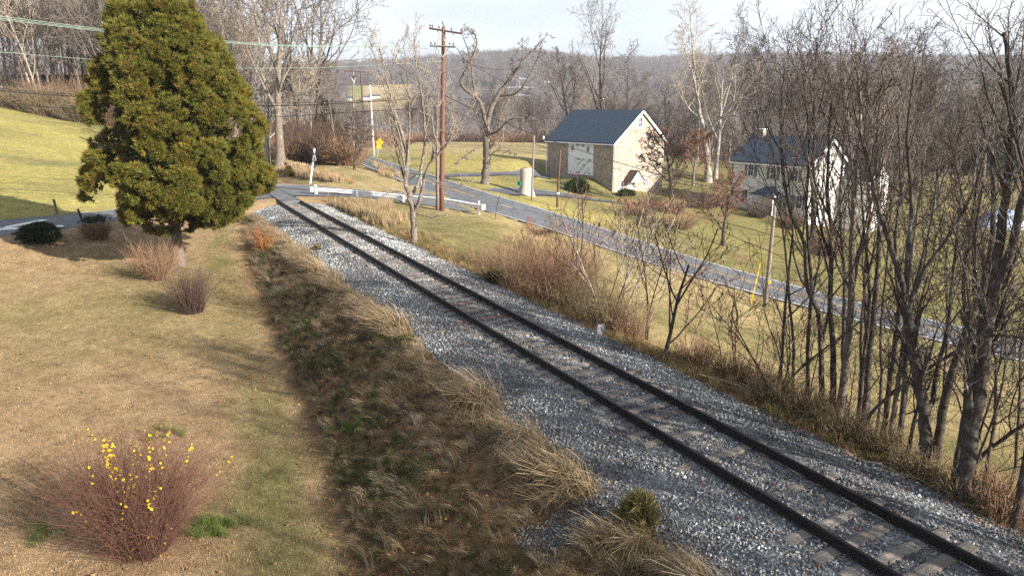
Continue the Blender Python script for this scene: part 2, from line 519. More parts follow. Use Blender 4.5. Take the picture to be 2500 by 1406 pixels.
# ------------------------------------------------------------------ ground colour by what grows there
TAN = np.array([.335, .238, .142]); GRN = np.array([.125, .135, .050]); YEL = np.array([.325, .295, .098]); OLV = np.array([.182, .170, .072])
LIT = np.array([.120, .070, .042]); DRY = np.array([.39, .312, .195]); BRN = np.array([.240, .152, .086]); MOS = np.array([.085, .105, .035])
def lerp(a, b, w): return a * (1 - w[:, None]) + b * w[:, None]
def sstep(a, b, x): u = np.clip((x - a) / (b - a), 0, 1); return u*u*(3-2*u)
def ground_colour(X, Y):
    tt, ss = ts_np(X, Y)
    n1 = fbm(X, Y, 9, 31); n2 = fbm(X, Y, 3.2, 41); n3 = fbm(X, Y, 1.1, 51, 3)
    col = np.tile(TAN, (len(X), 1))
    # left lawn
    lawn = (ss < -3)
    g = sstep(-.05, .45, n1 * .55 + n2 * .5 - .02)
    st = np.interp(tt, _tt, _tsx)
    strip = np.exp(-((ss - st + 1.5) / .9) ** 2) * .85 * (.75 + .6 * n2)
    band = np.exp(-((tt - 29) / 7.0) ** 2) * sstep(-7, -9.5, ss) * (.65 + .6 * n2)
    near = sstep(20, 8, tt) * sstep(-7.5, -10, ss)
    col_l = lerp(col, BRN, np.clip(.45 * near * (.6 + n1) + .25 * sstep(.0, .5, n2), 0, .8))
    col_l = lerp(col_l, DRY, np.clip(sstep(.1, .6, n3 * .6 + n1 * .5) * .6, 0, 1))
    col_l = lerp(col_l, OLV, np.clip(strip + band * .8 + .15 * g, 0, .9))
    col_l = lerp(col_l, GRN, np.clip(.7 * strip * sstep(-.1, .3, n3), 0, 1))
    col = np.where(lawn[:, None], col_l, col)
    # bank
    bank = sstep(-2.7, -3.2, ss) * sstep(st - .4, st + .1, ss) * sstep(46, 40, tt)
    bcol = lerp(lerp(np.tile(BRN, (len(X), 1)), MOS, sstep(-.15, .25, n2)), LIT, sstep(.1, .45, n3))
    col = lerp(col, bcol, np.clip(bank, 0, 1))
    toe_l = np.exp(-((ss - st) / .35) ** 2) * sstep(44, 38, tt)
    col = lerp(col, LIT * 1.4, np.clip(toe_l * .7, 0, 1))
    # left field beyond the side road
    d_side = (X - SC[10].x) * 0
    fld = lawn & (tt > 44)
    f_col = lerp(np.tile(YEL, (len(X), 1)), OLV * 1.15, sstep(-.1, .5, n1 * .7 + n2 * .4))
    f_col = lerp(f_col, TAN * 1.1, sstep(.25, .6, fbm(X * .4, Y, 4, 61)) * .6)
    wf = sstep(46, 50, tt - .0 * ss) * (ss < -4)
    col = lerp(col, f_col, wf)
    # right side
    rt = ss >= 3
    r_col = lerp(np.tile(np.array([.325, .262, .135]), (len(X), 1)), OLV * .95, sstep(-.25, .4, n1 * .6 + n2 * .5 + sstep(10, 40, X) * .35))
    r_col = lerp(r_col, DRY, sstep(.15, .55, n3 * .5 + n2 * .4) * .55)
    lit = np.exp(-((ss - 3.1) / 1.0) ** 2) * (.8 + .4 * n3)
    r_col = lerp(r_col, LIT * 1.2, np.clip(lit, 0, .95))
    col = np.where(rt[:, None], r_col, col)
    # field beyond the main road
    A = np.array([(p.x, p.y) for p in MC])
    o_ = np.argsort(A[:, 0]); beyond = (Y > np.interp(X, A[o_, 0], A[o_, 1]) + 2) & (X > A[:, 0].min()) & (ss > 3)
    k_col = lerp(np.tile(YEL * np.array([.93, .90, 1.0]), (len(X), 1)), OLV, sstep(-.2, .4, n1 * .8 + .3 * n2))
    k_col = lerp(k_col, DRY, sstep(105, 140, Y) * .65)
    k_col = lerp(k_col, OLV * .85, sstep(10, 25, X) * .7)
    k_col = lerp(k_col, LIT * 1.6, sstep(.2, .5, n2) * sstep(8, 20, X) * .5)
    col = np.where(beyond[:, None], k_col, col)
    # wood floors
    wood = sstep(128, 140, Y - np.maximum(0, -X - 20) * .0) * (X < -20) + sstep(148, 158, Y) * (X >= -20)
    behindx = sstep(62, 66, tt) * np.exp(-((ss - 9) / 7.0) ** 2)
    w = np.clip(np.maximum(wood, 0), 0, 1)
    col = lerp(col, LIT * 1.25, w * .9)
    return col * (1 + .10 * n3[:, None])

def ground_mat(name):
    m, nt, bs = nt_new(name)
    a = N(nt, 'ShaderNodeAttribute', attribute_name='turf')
    v = coords(nt, (1, 1, 1))
    f1 = noise(nt, v, 26, 8, 0.75); f2 = noise(nt, v, 5, 5, 0.7); f3 = noise(nt, coords(nt, (.6, 2.2, 1)), 60, 3, .8)
    k = ramp(nt, f1, [(0.32, (.38, .34, .30)), (0.52, (1.0, 1.0, 1.0)), (0.70, (1.55, 1.52, 1.42))])
    c = mixc(nt, 1.0, a.outputs['Color'], k, 'MULTIPLY')
    k2 = ramp(nt, f2, [(0.30, (.62, .64, .62)), (0.5, (1, 1, 1)), (0.70, (1.34, 1.28, 1.22))])
    c = mixc(nt, 1.0, c, k2, 'MULTIPLY')
    f4 = noise(nt, v, 1.3, 5, .65)
    c = mixc(nt, 1.0, c, ramp(nt, f4, [(.35, (.80, .78, .74)), (.65, (1.18, 1.17, 1.16))]), 'MULTIPLY')
    k3 = ramp(nt, f3, [(0.35, (.80, .80, .80)), (0.65, (1.2, 1.2, 1.2))])
    c = mixc(nt, 0.8, c, k3, 'MULTIPLY')
    nt.links.new(c, bs.inputs['Base Color'])
    bs.inputs['Roughness'].default_value = 0.95
    bs.inputs['Specular IOR Level'].default_value = 0.1
    ad = N(nt, 'ShaderNodeMath', operation='ADD'); nt.links.new(f1, ad.inputs[0]); nt.links.new(f3, ad.inputs[1])
    bump(nt, bs, ad.outputs[0], 0.8, 0.05)
    return m
M_GROUND = ground_mat('turf_and_soil')

def graded(a, b, f):
    out = [a]
    while out[-1] < b: out.append(out[-1] + f(out[-1]))
    return np.array(out)
gx = graded(-135, 115, lambda x: .42 if -30 < x < 18 else (.7 if -40 < x < 45 else 1.8))
gy = graded(-22, 216, lambda y: .8 if y < 6 else (.34 if y < 40 else (.6 if y < 75 else 1.6)))
GX, GY = np.meshgrid(gx, gy)
gX, gY = GX.ravel(), GY.ravel()
gZ = height(gX, gY)
nx, ny = len(gx), len(gy)
ii = np.arange((ny-1)*(nx-1)); rr, cc = ii // (nx-1), ii % (nx-1); b0 = rr*nx + cc
loops = np.stack([b0, b0+1, b0+nx+1, b0+nx], 1).ravel()
me = mesh_np('ground', np.stack([gX, gY, gZ], 1), loops, np.arange(len(ii))*4, np.full(len(ii), 4), M_GROUND)
ca = me.color_attributes.new('turf', 'FLOAT_COLOR', 'POINT')
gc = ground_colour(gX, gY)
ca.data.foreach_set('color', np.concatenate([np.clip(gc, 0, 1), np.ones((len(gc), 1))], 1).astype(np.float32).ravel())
tag(obj('ground', me), kind='structure')
# fast height lookup on the finished grid
def gzf(X, Y):
    X = np.asarray(X, float); Y = np.asarray(Y, float); Z = gZ.reshape(ny, nx)
    i = np.clip(np.searchsorted(gx, X) - 1, 0, nx-2); j = np.clip(np.searchsorted(gy, Y) - 1, 0, ny-2)
    fx = np.clip((X - gx[i]) / (gx[i+1] - gx[i]), 0, 1); fy = np.clip((Y - gy[j]) / (gy[j+1] - gy[j]), 0, 1)
    return (Z[j, i]*(1-fx) + Z[j, i+1]*fx)*(1-fy) + (Z[j+1, i]*(1-fx) + Z[j+1, i+1]*fx)*fy
def G(x, y, dz=0.0): return Vector((x, y, float(gzf(x, y)) + dz))
def foot(px, py, Y=None, z=None):
    """a point of the ground under a photo pixel"""
    if Y is not None: p = at(px, py, Y)
    elif z is not None: p = atz(px, py, z)
    else:
        r = ray(px, py); k = np.linspace(6, 210, 4000) / r[1]
        b = CAM_H + r[2]*k < gzf(r[0]*k, r[1]*k)
        q = k[int(np.argmax(b))] if b.any() else k[-1]
        p = Vector((r[0]*q, r[1]*q, 0))
    return G(p.x, p.y)

# ------------------------------------------------------------------ roads
def asphalt(name, col, patch=.2):
    m, nt, bs = nt_new(name)
    v = coords(nt)
    f = noise(nt, v, 1.1, 5, .65); g = noise(nt, v, 90, 3)
    a = ramp(nt, f, [(.3, tuple(c*(1-patch) for c in col)), (.7, tuple(c*(1+patch) for c in col))])
    k = ramp(nt, g, [(.3, (.7, .7, .7)), (.7, (1.3, 1.3, 1.3))])
    c = mixc(nt, 1.0, a, k, 'MULTIPLY')
    w = N(nt, 'ShaderNodeTexVoronoi', feature='DISTANCE_TO_EDGE', Scale=.35)
    wv = noise(nt, v, 2.0, 4); dv = N(nt, 'ShaderNodeVectorMath', operation='SCALE'); dv.inputs['Scale'].default_value = 1.0
    mx = N(nt, 'ShaderNodeVectorMath', operation='ADD'); nt.links.new(v, mx.inputs[0]); nt.links.new(wv, mx.inputs[1])
    nt.links.new(mx.outputs[0], w.inputs['Vector'])
    cr = ramp(nt, w.outputs['Distance'], [(.0, (.35, .35, .35)), (.03, (1, 1, 1))])
    c = mixc(nt, .6, c, cr, 'MULTIPLY')
    nt.links.new(c, bs.inputs['Base Color'])
    bs.inputs['Roughness'].default_value = .85
    bs.inputs['Specular IOR Level'].default_value = .3
    bump(nt, bs, g, .35, .01)
    return m
M_ROAD = asphalt('worn_asphalt', (.105, .112, .124), .32)
M_SIDE = asphalt('grey_asphalt', (.125, .13, .14), .32)
M_DRIVE = asphalt('dark_driveway_asphalt', (.085, .09, .105))
M_WHITEP = simple('white_road_paint', (.68, .68, .66), .7, .25, 14, .1)
M_YELP = simple('faded_yellow_road_paint', (.45, .32, .10), .7, .35, 10, .1)

def strip_mesh(name, A, B, mat, k=6, lift=0.0, crown=.04, rag=0.0):
    V = []; F = []; rs = random.Random(name)
    for a, b in zip(A, B):
        r0 = rag * (rs.random() - .5); r1 = rag * (rs.random() - .5)
        for j in range(k + 1):
            u = j / k
            uu = u + (r0 * (1-u) + r1 * u)
            p = a.lerp(b, uu)
            V.append((p.x, p.y, p.z + lift + crown * (1 - (2*u-1)**2)))
    for i in range(len(A)-1):
        for j in range(k):
            q = i*(k+1) + j
            F.append((q, q+k+1, q+k+2, q+1))
    # thin edge skirts into the ground
    n = len(A)
    for j, sgn in ((0, 1), (k, -1)):
        b = len(V)
        for i in range(n):
            x, y, z = V[i*(k+1)+j]; V.append((x, y, z - .25))
        for i in range(n-1):
            q = (b+i, b+i+1, (i+1)*(k+1)+j, i*(k+1)+j)
            F.append(q if sgn < 0 else q[::-1])
    return mesh_from(name, V, F, mat, True)
side = tag(obj('side_road', strip_mesh('side_road', SU, SL, M_SIDE, 8, .0, .03, .03)), kind='structure')
main = tag(obj('main_road', strip_mesh('main_road', MU, ML, M_ROAD, 8, .008, .05, .012)), kind='structure')
def line_between(A, B, i0, i1, u, w, name, mat, parent, lift=.02, dash=None):
    """a painted line at fraction u of the road's width"""
    pts = []
    for a, b in zip(A[i0:i1], B[i0:i1]):
        W = (b-a).length; d = (b-a).normalized()
        c0 = a + d*(u*W); zc = .05 * (1 - (2*u-1)**2) + lift
        pts.append((c0 - d*w/2 + Vector((0, 0, zc)), c0 + d*w/2 + Vector((0, 0, zc))))
    V = []; F = []
    for a, b in pts: V += [tuple(a), tuple(b)]
    for i in range(len(pts)-1):
        F.append((2*i, 2*i+2, 2*i+3, 2*i+1))
    return obj(name, mesh_from(name, V, F, mat), parent)
def frac_index(line, x):                       # first index whose X is past x
    for i, p in enumerate(line):
        if p.x >= x: return i
    return len(line)-1
m = len(MU)
line_between(MU, ML, 0, m, .045, .15, 'edge_line', M_WHITEP, main)
iJ = frac_index(MC, -9.5); iK = frac_index(MC, 1.7)
line_between(MU, ML, 0, iJ, .955, .12, 'edge_line', M_WHITEP, main)
line_between(MU, ML, iK, m, .955, .15, 'edge_line', M_WHITEP, main)
for i in range(iJ, iK, 2):
    line_between(MU, ML, i, i+2, .955, .13, 'edge_line', M_WHITEP, main) if i % 4 == 0 else None
iA = frac_index(MC, -3.0); iB = frac_index(MC, 5)
for u in (.485, .515):
    line_between(MU, ML, 0, iA, u, .11, 'centre_line', M_YELP, main)
    line_between(MU, ML, iB, m, u, .11, 'centre_line', M_YELP, main)
for i in range(iA + 2, iB, 4):
    line_between(MU, ML, i, i+2, .5, .3, 'centre_line', M_YELP, main)
# railway-crossing X painted on the side road, at the left edge of the picture
def flat_mark(name, quad_px, z, mat, parent):
    V = [atz(px, py, z) for px, py in quad_px]
    # subdivide so that the paint follows the road
    a, b, c_, d_ = V; P_ = []; F = []
    n = 10
    for i in range(n+1):
        for e0, e1 in ((a, b), (d_, c_)):
            p = e0.lerp(e1, i/n)
            P_.append((p.x, p.y, p.z + .06))
    for i in range(n): F.append((2*i, 2*i+2, 2*i+3, 2*i+1))
    return obj(name, mesh_from(name, P_, F, mat), parent)
flat_mark('crossing_mark', [(-60, 569), (104, 537.5), (118, 539.5), (-44, 572)], .02, M_WHITEP, side)
flat_mark('crossing_mark', [(-60, 562), (153, 552), (157, 556), (-44, 567)], .025, M_WHITEP, side)

def ribbon(name, px_pts, width, mat, lift=.05):
    L_ = smooth_line(resample(catmull([foot(*q) for q in px_pts]), 60), 4)
    A, B = [], []
    for i, p in enumerate(L_):
        d = (L_[min(i+1, len(L_)-1)] - L_[max(i-1, 0)]); d.z = 0; d.normalize()
        nrm = Vector((-d.y, d.x, 0))
        A.append(G(*(p + nrm*width/2).xy)); B.append(G(*(p - nrm*width/2).xy))
    return tag(obj(name, strip_mesh(name, A, B, mat, 4, lift, .03, .06)), kind='structure')
ribbon('driveway', [(1215, 470), (1270, 470), (1350, 474), (1420, 484), (1500, 495), (1600, 505), (1680, 500)], 3.4, M_DRIVE)
ribbon('lane', [(1075, 433), (1130, 428), (1200, 426), (1290, 424), (1320, 428), (1345, 434)], 2.6, M_DRIVE)

# ------------------------------------------------------------------ ballast bed, rails, ties
def bed_z(tt, ss):
    a = np.abs(ss)
    z = np.where(a < 1.45, -.235, -.235 - (a - 1.45) * .19)
    return z
def ballast_mat():
    m, nt, bs = nt_new('ballast_stone_bed')
    v = coords(nt)
    vo = N(nt, 'ShaderNodeTexVoronoi', Scale=19); nt.links.new(v, vo.inputs['Vector'])
    c = ramp(nt, vo.outputs['Color'], [(.0, (.09, .093, .098)), (.45, (.21, .216, .223)), (.8, (.31, .315, .32)), (1, (.50, .51, .51))])
    e = ramp(nt, vo.outputs['Distance'], [(.0, (1, 1, 1)), (.75, (.35, .35, .37))])
    c = mixc(nt, 1.0, c, e, 'MULTIPLY')
    f = noise(nt, v, .8, 4)
    k = ramp(nt, f, [(.35, (.72, .70, .68)), (.65, (1.15, 1.15, 1.15))])
    c = mixc(nt, 1.0, c, k, 'MULTIPLY')
    nt.links.new(c, bs.inputs['Base Color']); bs.inputs['Roughness'].default_value = .9
    bump(nt, bs, vo.outputs['Distance'], -1.0, .05)
    return m
M_BED = ballast_mat()
tv = np.concatenate([np.arange(-12, 49.6, .25), np.arange(49.6, 100, .5)])
sv_ = np.concatenate([np.linspace(-3.75, -1.5, 12), np.linspace(-1.3, 1.3, 12), np.linspace(1.5, 3.7, 12)])
V = []
for t in tv:
    for s_ in sv_:
        p = tp(t, s_); V.append((p.x, p.y, 0))
V = np.array(V); TT = np.repeat(tv, len(sv_)); SS = np.tile(sv_, len(tv))
lip = .25 * fbm(V[:, 0], V[:, 1], 2.0, 71)
Z = bed_z(TT, SS) + .025 * fbm(V[:, 0], V[:, 1], .5, 72, 2) - np.clip(np.abs(SS) - 3.05 - lip, 0, 1) * .9
V[:, 2] = Z
a_, b_ = len(tv), len(sv_)
ii = np.arange((a_-1)*(b_-1)); b0 = (ii // (b_-1))*b_ + ii % (b_-1)
loops = np.stack([b0, b0+1, b0+b_+1, b0+b_], 1).ravel()
# leave the bed out where the road crosses on asphalt
keep = ~((TT[b0] > 50.2) & (TT[b0] < 57.2))
loops = loops.reshape(-1, 4)[keep].ravel()
nf = int(keep.sum())
me = mesh_np('ballast_bed', V, loops, np.arange(nf)*4, np.full(nf, 4), M_BED)
tag(obj('ballast_bed', me), kind='structure')

M_RAIL = simple('rusty_dark_rail_steel', (.021, .018, .018), .5, .35, 30, .3, (1, 1, 1), .35)
M_TIE = []
for i, c_ in enumerate([(.185, .162, .14), (.235, .21, .185), (.14, .12, .105), (.17, .095, .075)]):
    m, nt, bs = nt_new('weathered_tie_wood_%d' % i)
    v = coords(nt, (1.2, 16, 10)); f = noise(nt, v, 5, 7, .75)
    nt.links.new(ramp(nt, f, [(.3, tuple(x*.40 for x in c_)), (.5, c_), (.72, tuple(min(1, x*1.45) for x in c_))]), bs.inputs['Base Color'])
    bs.inputs['Roughness'].default_value = .9
    bump(nt, bs, f, .8, .03)
    M_TIE.append(m)
track = empty('railway_track', tp(20, 0, -.2), 'straight rusty railway track with weathered wooden ties on grey ballast', 'railway track')
def keep_world(o, parent):
    o.parent = parent; o.matrix_parent_inverse = Matrix.Translation(parent.location).inverted()
    return o
prof = [(-.072, -.175), (.072, -.175), (.072, -.158), (.016, -.14), (.013, -.05), (.036, -.038), (.036, -.006), (.028, 0), (-.028, 0), (-.036, -.006), (-.036, -.038), (-.013, -.05), (-.016, -.14), (-.072, -.158)]
def rail(s0):
    ts = list(np.arange(-12, 62, 2.0)) + list(np.arange(62, 100, 1.5)); V = []; F = []; n = len(prof)
    for t in ts:
        for a, z in prof:
            V.append(tuple(tp(t, s0 + a, z)))
    for i in range(len(ts)-1):
        for k in range(n):
            j = (k+1) % n
            F.append((i*n+k, i*n+j, (i+1)*n+j, (i+1)*n+k))
    F.append(tuple(range(n))[::-1]); F.append(tuple((len(ts)-1)*n + k for k in range(n)))
    return keep_world(obj('rail', mesh_from('rail', V, F, M_RAIL)), track)
rails = [rail(-.755), rail(.755)]
for o_r, s0, tl in ((rails[0], -.755, (6.2, 18.1, 30, 42)), (rails[1], .755, (1.6, 12.5, 18.4, 36))):
    for t in tl:
        b = MB()
        for e in (-1, 1):
            b.bar(tp(t-.35, s0 + e*.03, -.09), tp(t+.35, s0 + e*.03, -.09), .03, .085)
        j = obj('joint_bar', mesh_from('joint_bar', b.V, b.F, M_RAIL), None); j.parent = o_r
        j.matrix_parent_inverse = Matrix.Identity(4)
def tie_mesh(i):
    rs = random.Random(i); n = 13; V = []; F = []
    for k in range(n):
        x = -1.3 + 2.6*k/(n-1)
        if k in (0, n-1): x += (rs.random()-.5)*.10
        w = .112 + (rs.random()-.5)*.016; top = (rs.random()-.5)*.016
        if rs.random() < .22: top -= .02
        notch = -.03*rs.random() if rs.random() < .5 else 0
        V += [(x, -w, -.17), (x, -w, top-.012), (x, -w*.3, top + notch), (x, w*.4, top + (rs.random()-.5)*.008), (x, w, top-.015), (x, w, -.17)]
    for k in range(n-1):
        for q in range(5):
            F.append((k*6+q, k*6+q+1, (k+1)*6+q+1, (k+1)*6+q))
    F.append(tuple(range(6))[::-1]); F.append(tuple((n-1)*6 + q for q in range(6)))
    F = [f[::-1] for f in F]
    return F, V
tie_me = []
for i in range(12):
    F, V = tie_mesh(i)
    tie_me.append(mesh_from('tie', V, F, M_TIE[[0, 1, 0, 2, 1, 0, 3, 0, 2, 1, 0, 0][i]]))
plate_me = mesh_from('tie_plate', *(lambda b: (b.V, b.F))(MB().box(-.10, -.17, -.004, .10, .17, .012)), M_RAIL)
rs = random.Random(3)
t = -10.4
ang0 = math.atan2(TN.y, TN.x)
while t < 95:
    if not 50.4 < t < 57.0:
        p = tp(t, (rs.random()-.5)*.16, -.176 + -.012*rs.random() + (-.03 if rs.random() < .18 else 0))
        k = 1 if t < 62 else 0
        bend = 0 if t < 62 else (t-62)/210.0
        o = obj('tie', tie_me[6 if (abs(t-17.9) < .3 or rs.random() < .04) else rs.choice([0,1,2,3,4,5,7,8,9,10,11])], track)
        o.matrix_parent_inverse = Matrix.Translation(track.location).inverted()
        o.location = p; o.rotation_euler = ((rs.random()-.5)*.03, (rs.random()-.5)*.012, ang0 + bend + (rs.random()-.5)*.07)
    t += .545 + (rs.random()-.5)*.09

# crossing slab between and beside the rails
def crossing():
    b = MB()
    for s0, s1 in ((-.68, .68),):
        for i in range(7):
            t0, t1 = 50.3 + i, 51.3 + i
            b.hexa([tp(t0, s0, -.25), tp(t0, s1, -.25), tp(t1, s1, -.25), tp(t1, s0, -.25)], [tp(t0, s0, .005), tp(t0, s1, .005), tp(t1, s1, .005), tp(t1, s0, .005)])
    return tag(b.build('crossing_pavement', M_SIDE), kind='structure')
crossing()

# ------------------------------------------------------------------ barn and house
def stone_mat(name, cols, scale=3.2, mortar=(.46, .40, .31)):
    m, nt, bs = nt_new(name)
    v = coords(nt, (1, 1, 1.5))
    w = N(nt, 'ShaderNodeTexVoronoi', Scale=scale); nt.links.new(v, w.inputs['Vector'])
    e = N(nt, 'ShaderNodeTexVoronoi', feature='DISTANCE_TO_EDGE', Scale=scale); nt.links.new(v, e.inputs['Vector'])
    c = ramp(nt, w.outputs['Color'], [(i/(len(cols)-1), k) for i, k in enumerate(cols)])
    k = ramp(nt, e.outputs['Distance'], [(.03, (0, 0, 0)), (.09, (1, 1, 1))])
    c = mixc(nt, k, mortar, c)
    f = noise(nt, v, 9, 5)
    c = mixc(nt, .6, c, ramp(nt, f, [(.3, (.6, .6, .6)), (.7, (1.3, 1.3, 1.3))]), 'MULTIPLY')
    nt.links.new(c, bs.inputs['Base Color']); bs.inputs['Roughness'].default_value = .9
    bump(nt, bs, k, .7, .06)
    return m
def lines_mat(name, col, period, axis='Z', rough=.6, depth=.02, var=.1):
    """horizontal boards: fine laps of siding or shingle courses"""
    m, nt, bs = nt_new(name)
    tc = N(nt, 'ShaderNodeTexCoord'); sp = N(nt, 'ShaderNodeSeparateXYZ'); nt.links.new(tc.outputs['Object'], sp.inputs[0])
    md = N(nt, 'ShaderNodeMath', operation='DIVIDE'); md.inputs[1].default_value = period; nt.links.new(sp.outputs[axis], md.inputs[0])
    fr = N(nt, 'ShaderNodeMath', operation='FRACT'); nt.links.new(md.outputs[0], fr.inputs[0])
    f = noise(nt, coords(nt), 5, 6, .7)
    c = ramp(nt, f, [(.3, tuple(x*(1-var) for x in col)), (.7, tuple(min(1, x*(1+var)) for x in col))])
    ed = ramp(nt, fr.outputs[0], [(.0, (.62, .62, .62)), (.1, (1, 1, 1))])
    c = mixc(nt, 1.0, c, ed, 'MULTIPLY')
    nt.links.new(c, bs.inputs['Base Color']); bs.inputs['Roughness'].default_value = rough
    bs.inputs['Specular IOR Level'].default_value = .3
    bump(nt, bs, fr.outputs[0], -.6, depth)
    return m
M_STONE = stone_mat('fieldstone_wall', [(.15, .13, .115), (.33, .275, .215), (.46, .39, .30), (.22, .19, .17), (.42, .31, .22), (.12, .105, .10)], 2.3, (.42, .37, .30))
M_STONE2 = stone_mat('rubble_stone', [(.20, .18, .15), (.33, .29, .23), (.26, .22, .18), (.15, .14, .13)], 2.6, (.14, .12, .10))
M_SLATE = lines_mat('blue_grey_roof_shingles', (.045, .066, .098), .16, 'Z', .8, .02, .45)
M_WHITE = simple('white_painted_wood', (.82, .83, .84), .55, .06, 8, .1)
M_BOARD = lines_mat('white_clapboard', (.84, .86, .88), .17, 'Z', .55, .03, .05)
M_SIDING = lines_mat('cream_white_siding', (.66, .65, .60), .14, 'Z', .6, .03, .07)
M_GLASS = simple('dark_window_glass', (.035, .045, .06), .08, .2, 3, 0)
M_SHUT = simple('grey_green_shutter', (.14, .145, .13), .7, .15, 10, .1)
M_BRICK = stone_mat('pale_brick', [(.40, .30, .26), (.46, .36, .31), (.34, .25, .22)], 8, (.50, .46, .42))
M_GREYV = simple('grey_louver_wood', (.33, .37, .42), .7, .1, 20, .2)
M_BROWNR = simple('brown_hood_shingles', (.10, .07, .055), .85, .25, 12, .3)

class Wall:                               # a vertical plane of a building: pixel -> (x along, local z)
    def __init__(s, P0, d, z0): s.P0 = P0; s.d = d; s.z0 = z0
    def hit(s, px, py):
        r = ray(px, py)
        # P0 + d*x = r*k (horizontal)
        det = s.d.x * (-r[1]) - s.d.y * (-r[0])
        x = (-s.P0.x * (-r[1]) + s.P0.y * (-r[0])) / det
        k = (s.P0.x + s.d.x * x) / r[0] if abs(r[0]) > 1e-6 else (s.P0.y + s.d.y * x) / r[1]
        return x, CAM_H + r[2]*k - s.z0

def window(parent, mat4, x, z, w, h, cols, rows, fw=.07, name='window', shut=False, inset=.10):
    """frame proud of the wall, panes set back in it; x along the wall, z up, -y outward"""
    f = MB()
    f.box(x-w/2-fw, -.07, z-h/2-fw, x-w/2, .05, z+h/2+fw).box(x+w/2, -.07, z-h/2-fw, x+w/2+fw, .05, z+h/2+fw)
    f.box(x-w/2, -.07, z+h/2, x+w/2, .05, z+h/2+fw).box(x-w/2, -.11, z-h/2-fw, x+w/2, .05, z-h/2)
    for i in range(1, cols): f.box(x-w/2+w*i/cols-.018, -.03, z-h/2, x-w/2+w*i/cols+.018, .0, z+h/2)
    for i in range(1, rows): f.box(x-w/2, -.034, z-h/2+h*i/rows-.02, x+w/2, .0, z-h/2+h*i/rows+.02)
    wo = f.build(name, M_WHITE, parent); wo.matrix_local = mat4
    for i in range(cols):
        for j in range(rows):
            g = MB().box(x-w/2+w*i/cols+.018, -.015, z-h/2+h*j/rows+.02, x-w/2+w*(i+1)/cols-.018, -.008, z-h/2+h*(j+1)/rows-.02)
            g.build('pane', M_GLASS, wo)
    if shut:
        for e in (-1, 1):
            cx = x + e*(w/2 + fw + w*.27 + .01)
            sb = MB().box(cx-w*.25, -.06, z-h/2-fw, cx+w*.25, -.005, z+h/2+fw)
            for q in range(8):
                zz = z-h/2 + h*(q+.5)/8; sb.box(cx-w*.2, -.075, zz-.04, cx+w*.2, -.06, zz+.03)
            so = sb.build('shutter', M_SHUT, parent); so.matrix_local = mat4
    return wo

def building_frame(PA, d, z0, name, label, cat):
    rz = math.atan2(d.y, d.x)
    return empty(name, (PA.x, PA.y, z0), label, cat, None, rz)
def gable_walls(L_, D, ze, zr, zb=-1.5):
    """one closed shell, gables at both ends"""
    V = []; F = []
    for x in (0, L_):
        V += [(x, 0, zb), (x, 0, ze), (x, D/2, zr), (x, D, ze), (x, D, zb)]
    F = [(0, 1, 2, 3, 4), (9, 8, 7, 6, 5), (0, 5, 6, 1), (4, 3, 8, 9), (1, 6, 7, 2), (2, 7, 8, 3)]
    return V, F
def gable_roof(L_, D, ze, zr, over=.35, rake=.3, th=.16):
    """two roof slabs meeting in a ridge"""
    out = []
    sl = (zr - ze) / (D/2)
    for e in (0, 1):
        y0 = -over if e == 0 else D + over
        z0 = ze - over*sl
        lo = [(-rake, y0, z0+.03), (L_+rake, y0, z0+.03), (L_+rake, D/2, zr+.03), (-rake, D/2, zr+.03)]
        hi = [(x, y, z+th) for x, y, z in lo]
        if e: lo, hi = lo[::-1], hi[::-1]
        out.append(MB().hexa(lo, hi))
    return out

BA = at(1337, 336, 107.9); BB = at(1502, 343.5, 98.0)
bd = Vector((BB.x-BA.x, BB.y-BA.y, 0)); BL = bd.length; bd.normalize(); bg = Vector((-bd.y, bd.x, 0))
BZ = -5.6; BE = 2.36 - BZ; BR = 6.45 - BZ; BD = 11.0
barn = building_frame(BA, bd, BZ, 'stone_barn', 'stone bank barn with blue-grey roof and tall white doors', 'barn')
V, F = gable_walls(BL, BD, BE, BR); obj('wall', mesh_from('wall', V, F, M_STONE), barn)
for b in gable_roof(BL, BD, BE, BR, .4, .25): b.build('roof', M_SLATE, barn)
I4 = Matrix.Identity(4)
front = Wall(BA, bd, BZ); gable = Wall(BB, bg, BZ)
GM = Matrix.Translation((BL, 0, 0)) @ Matrix.Rotation(math.pi/2, 4, 'Z')     # gable plane: local x runs along the depth
x0, zt = front.hit(1389.5, 338); x1, zb_ = front.hit(1448, 427)
zb_ = front.hit(1420, 427)[1]; zt = BE - .05
panel = MB().box(x0, -.10, zb_, x1, .02, zt).build('door_wall', M_BOARD, barn)
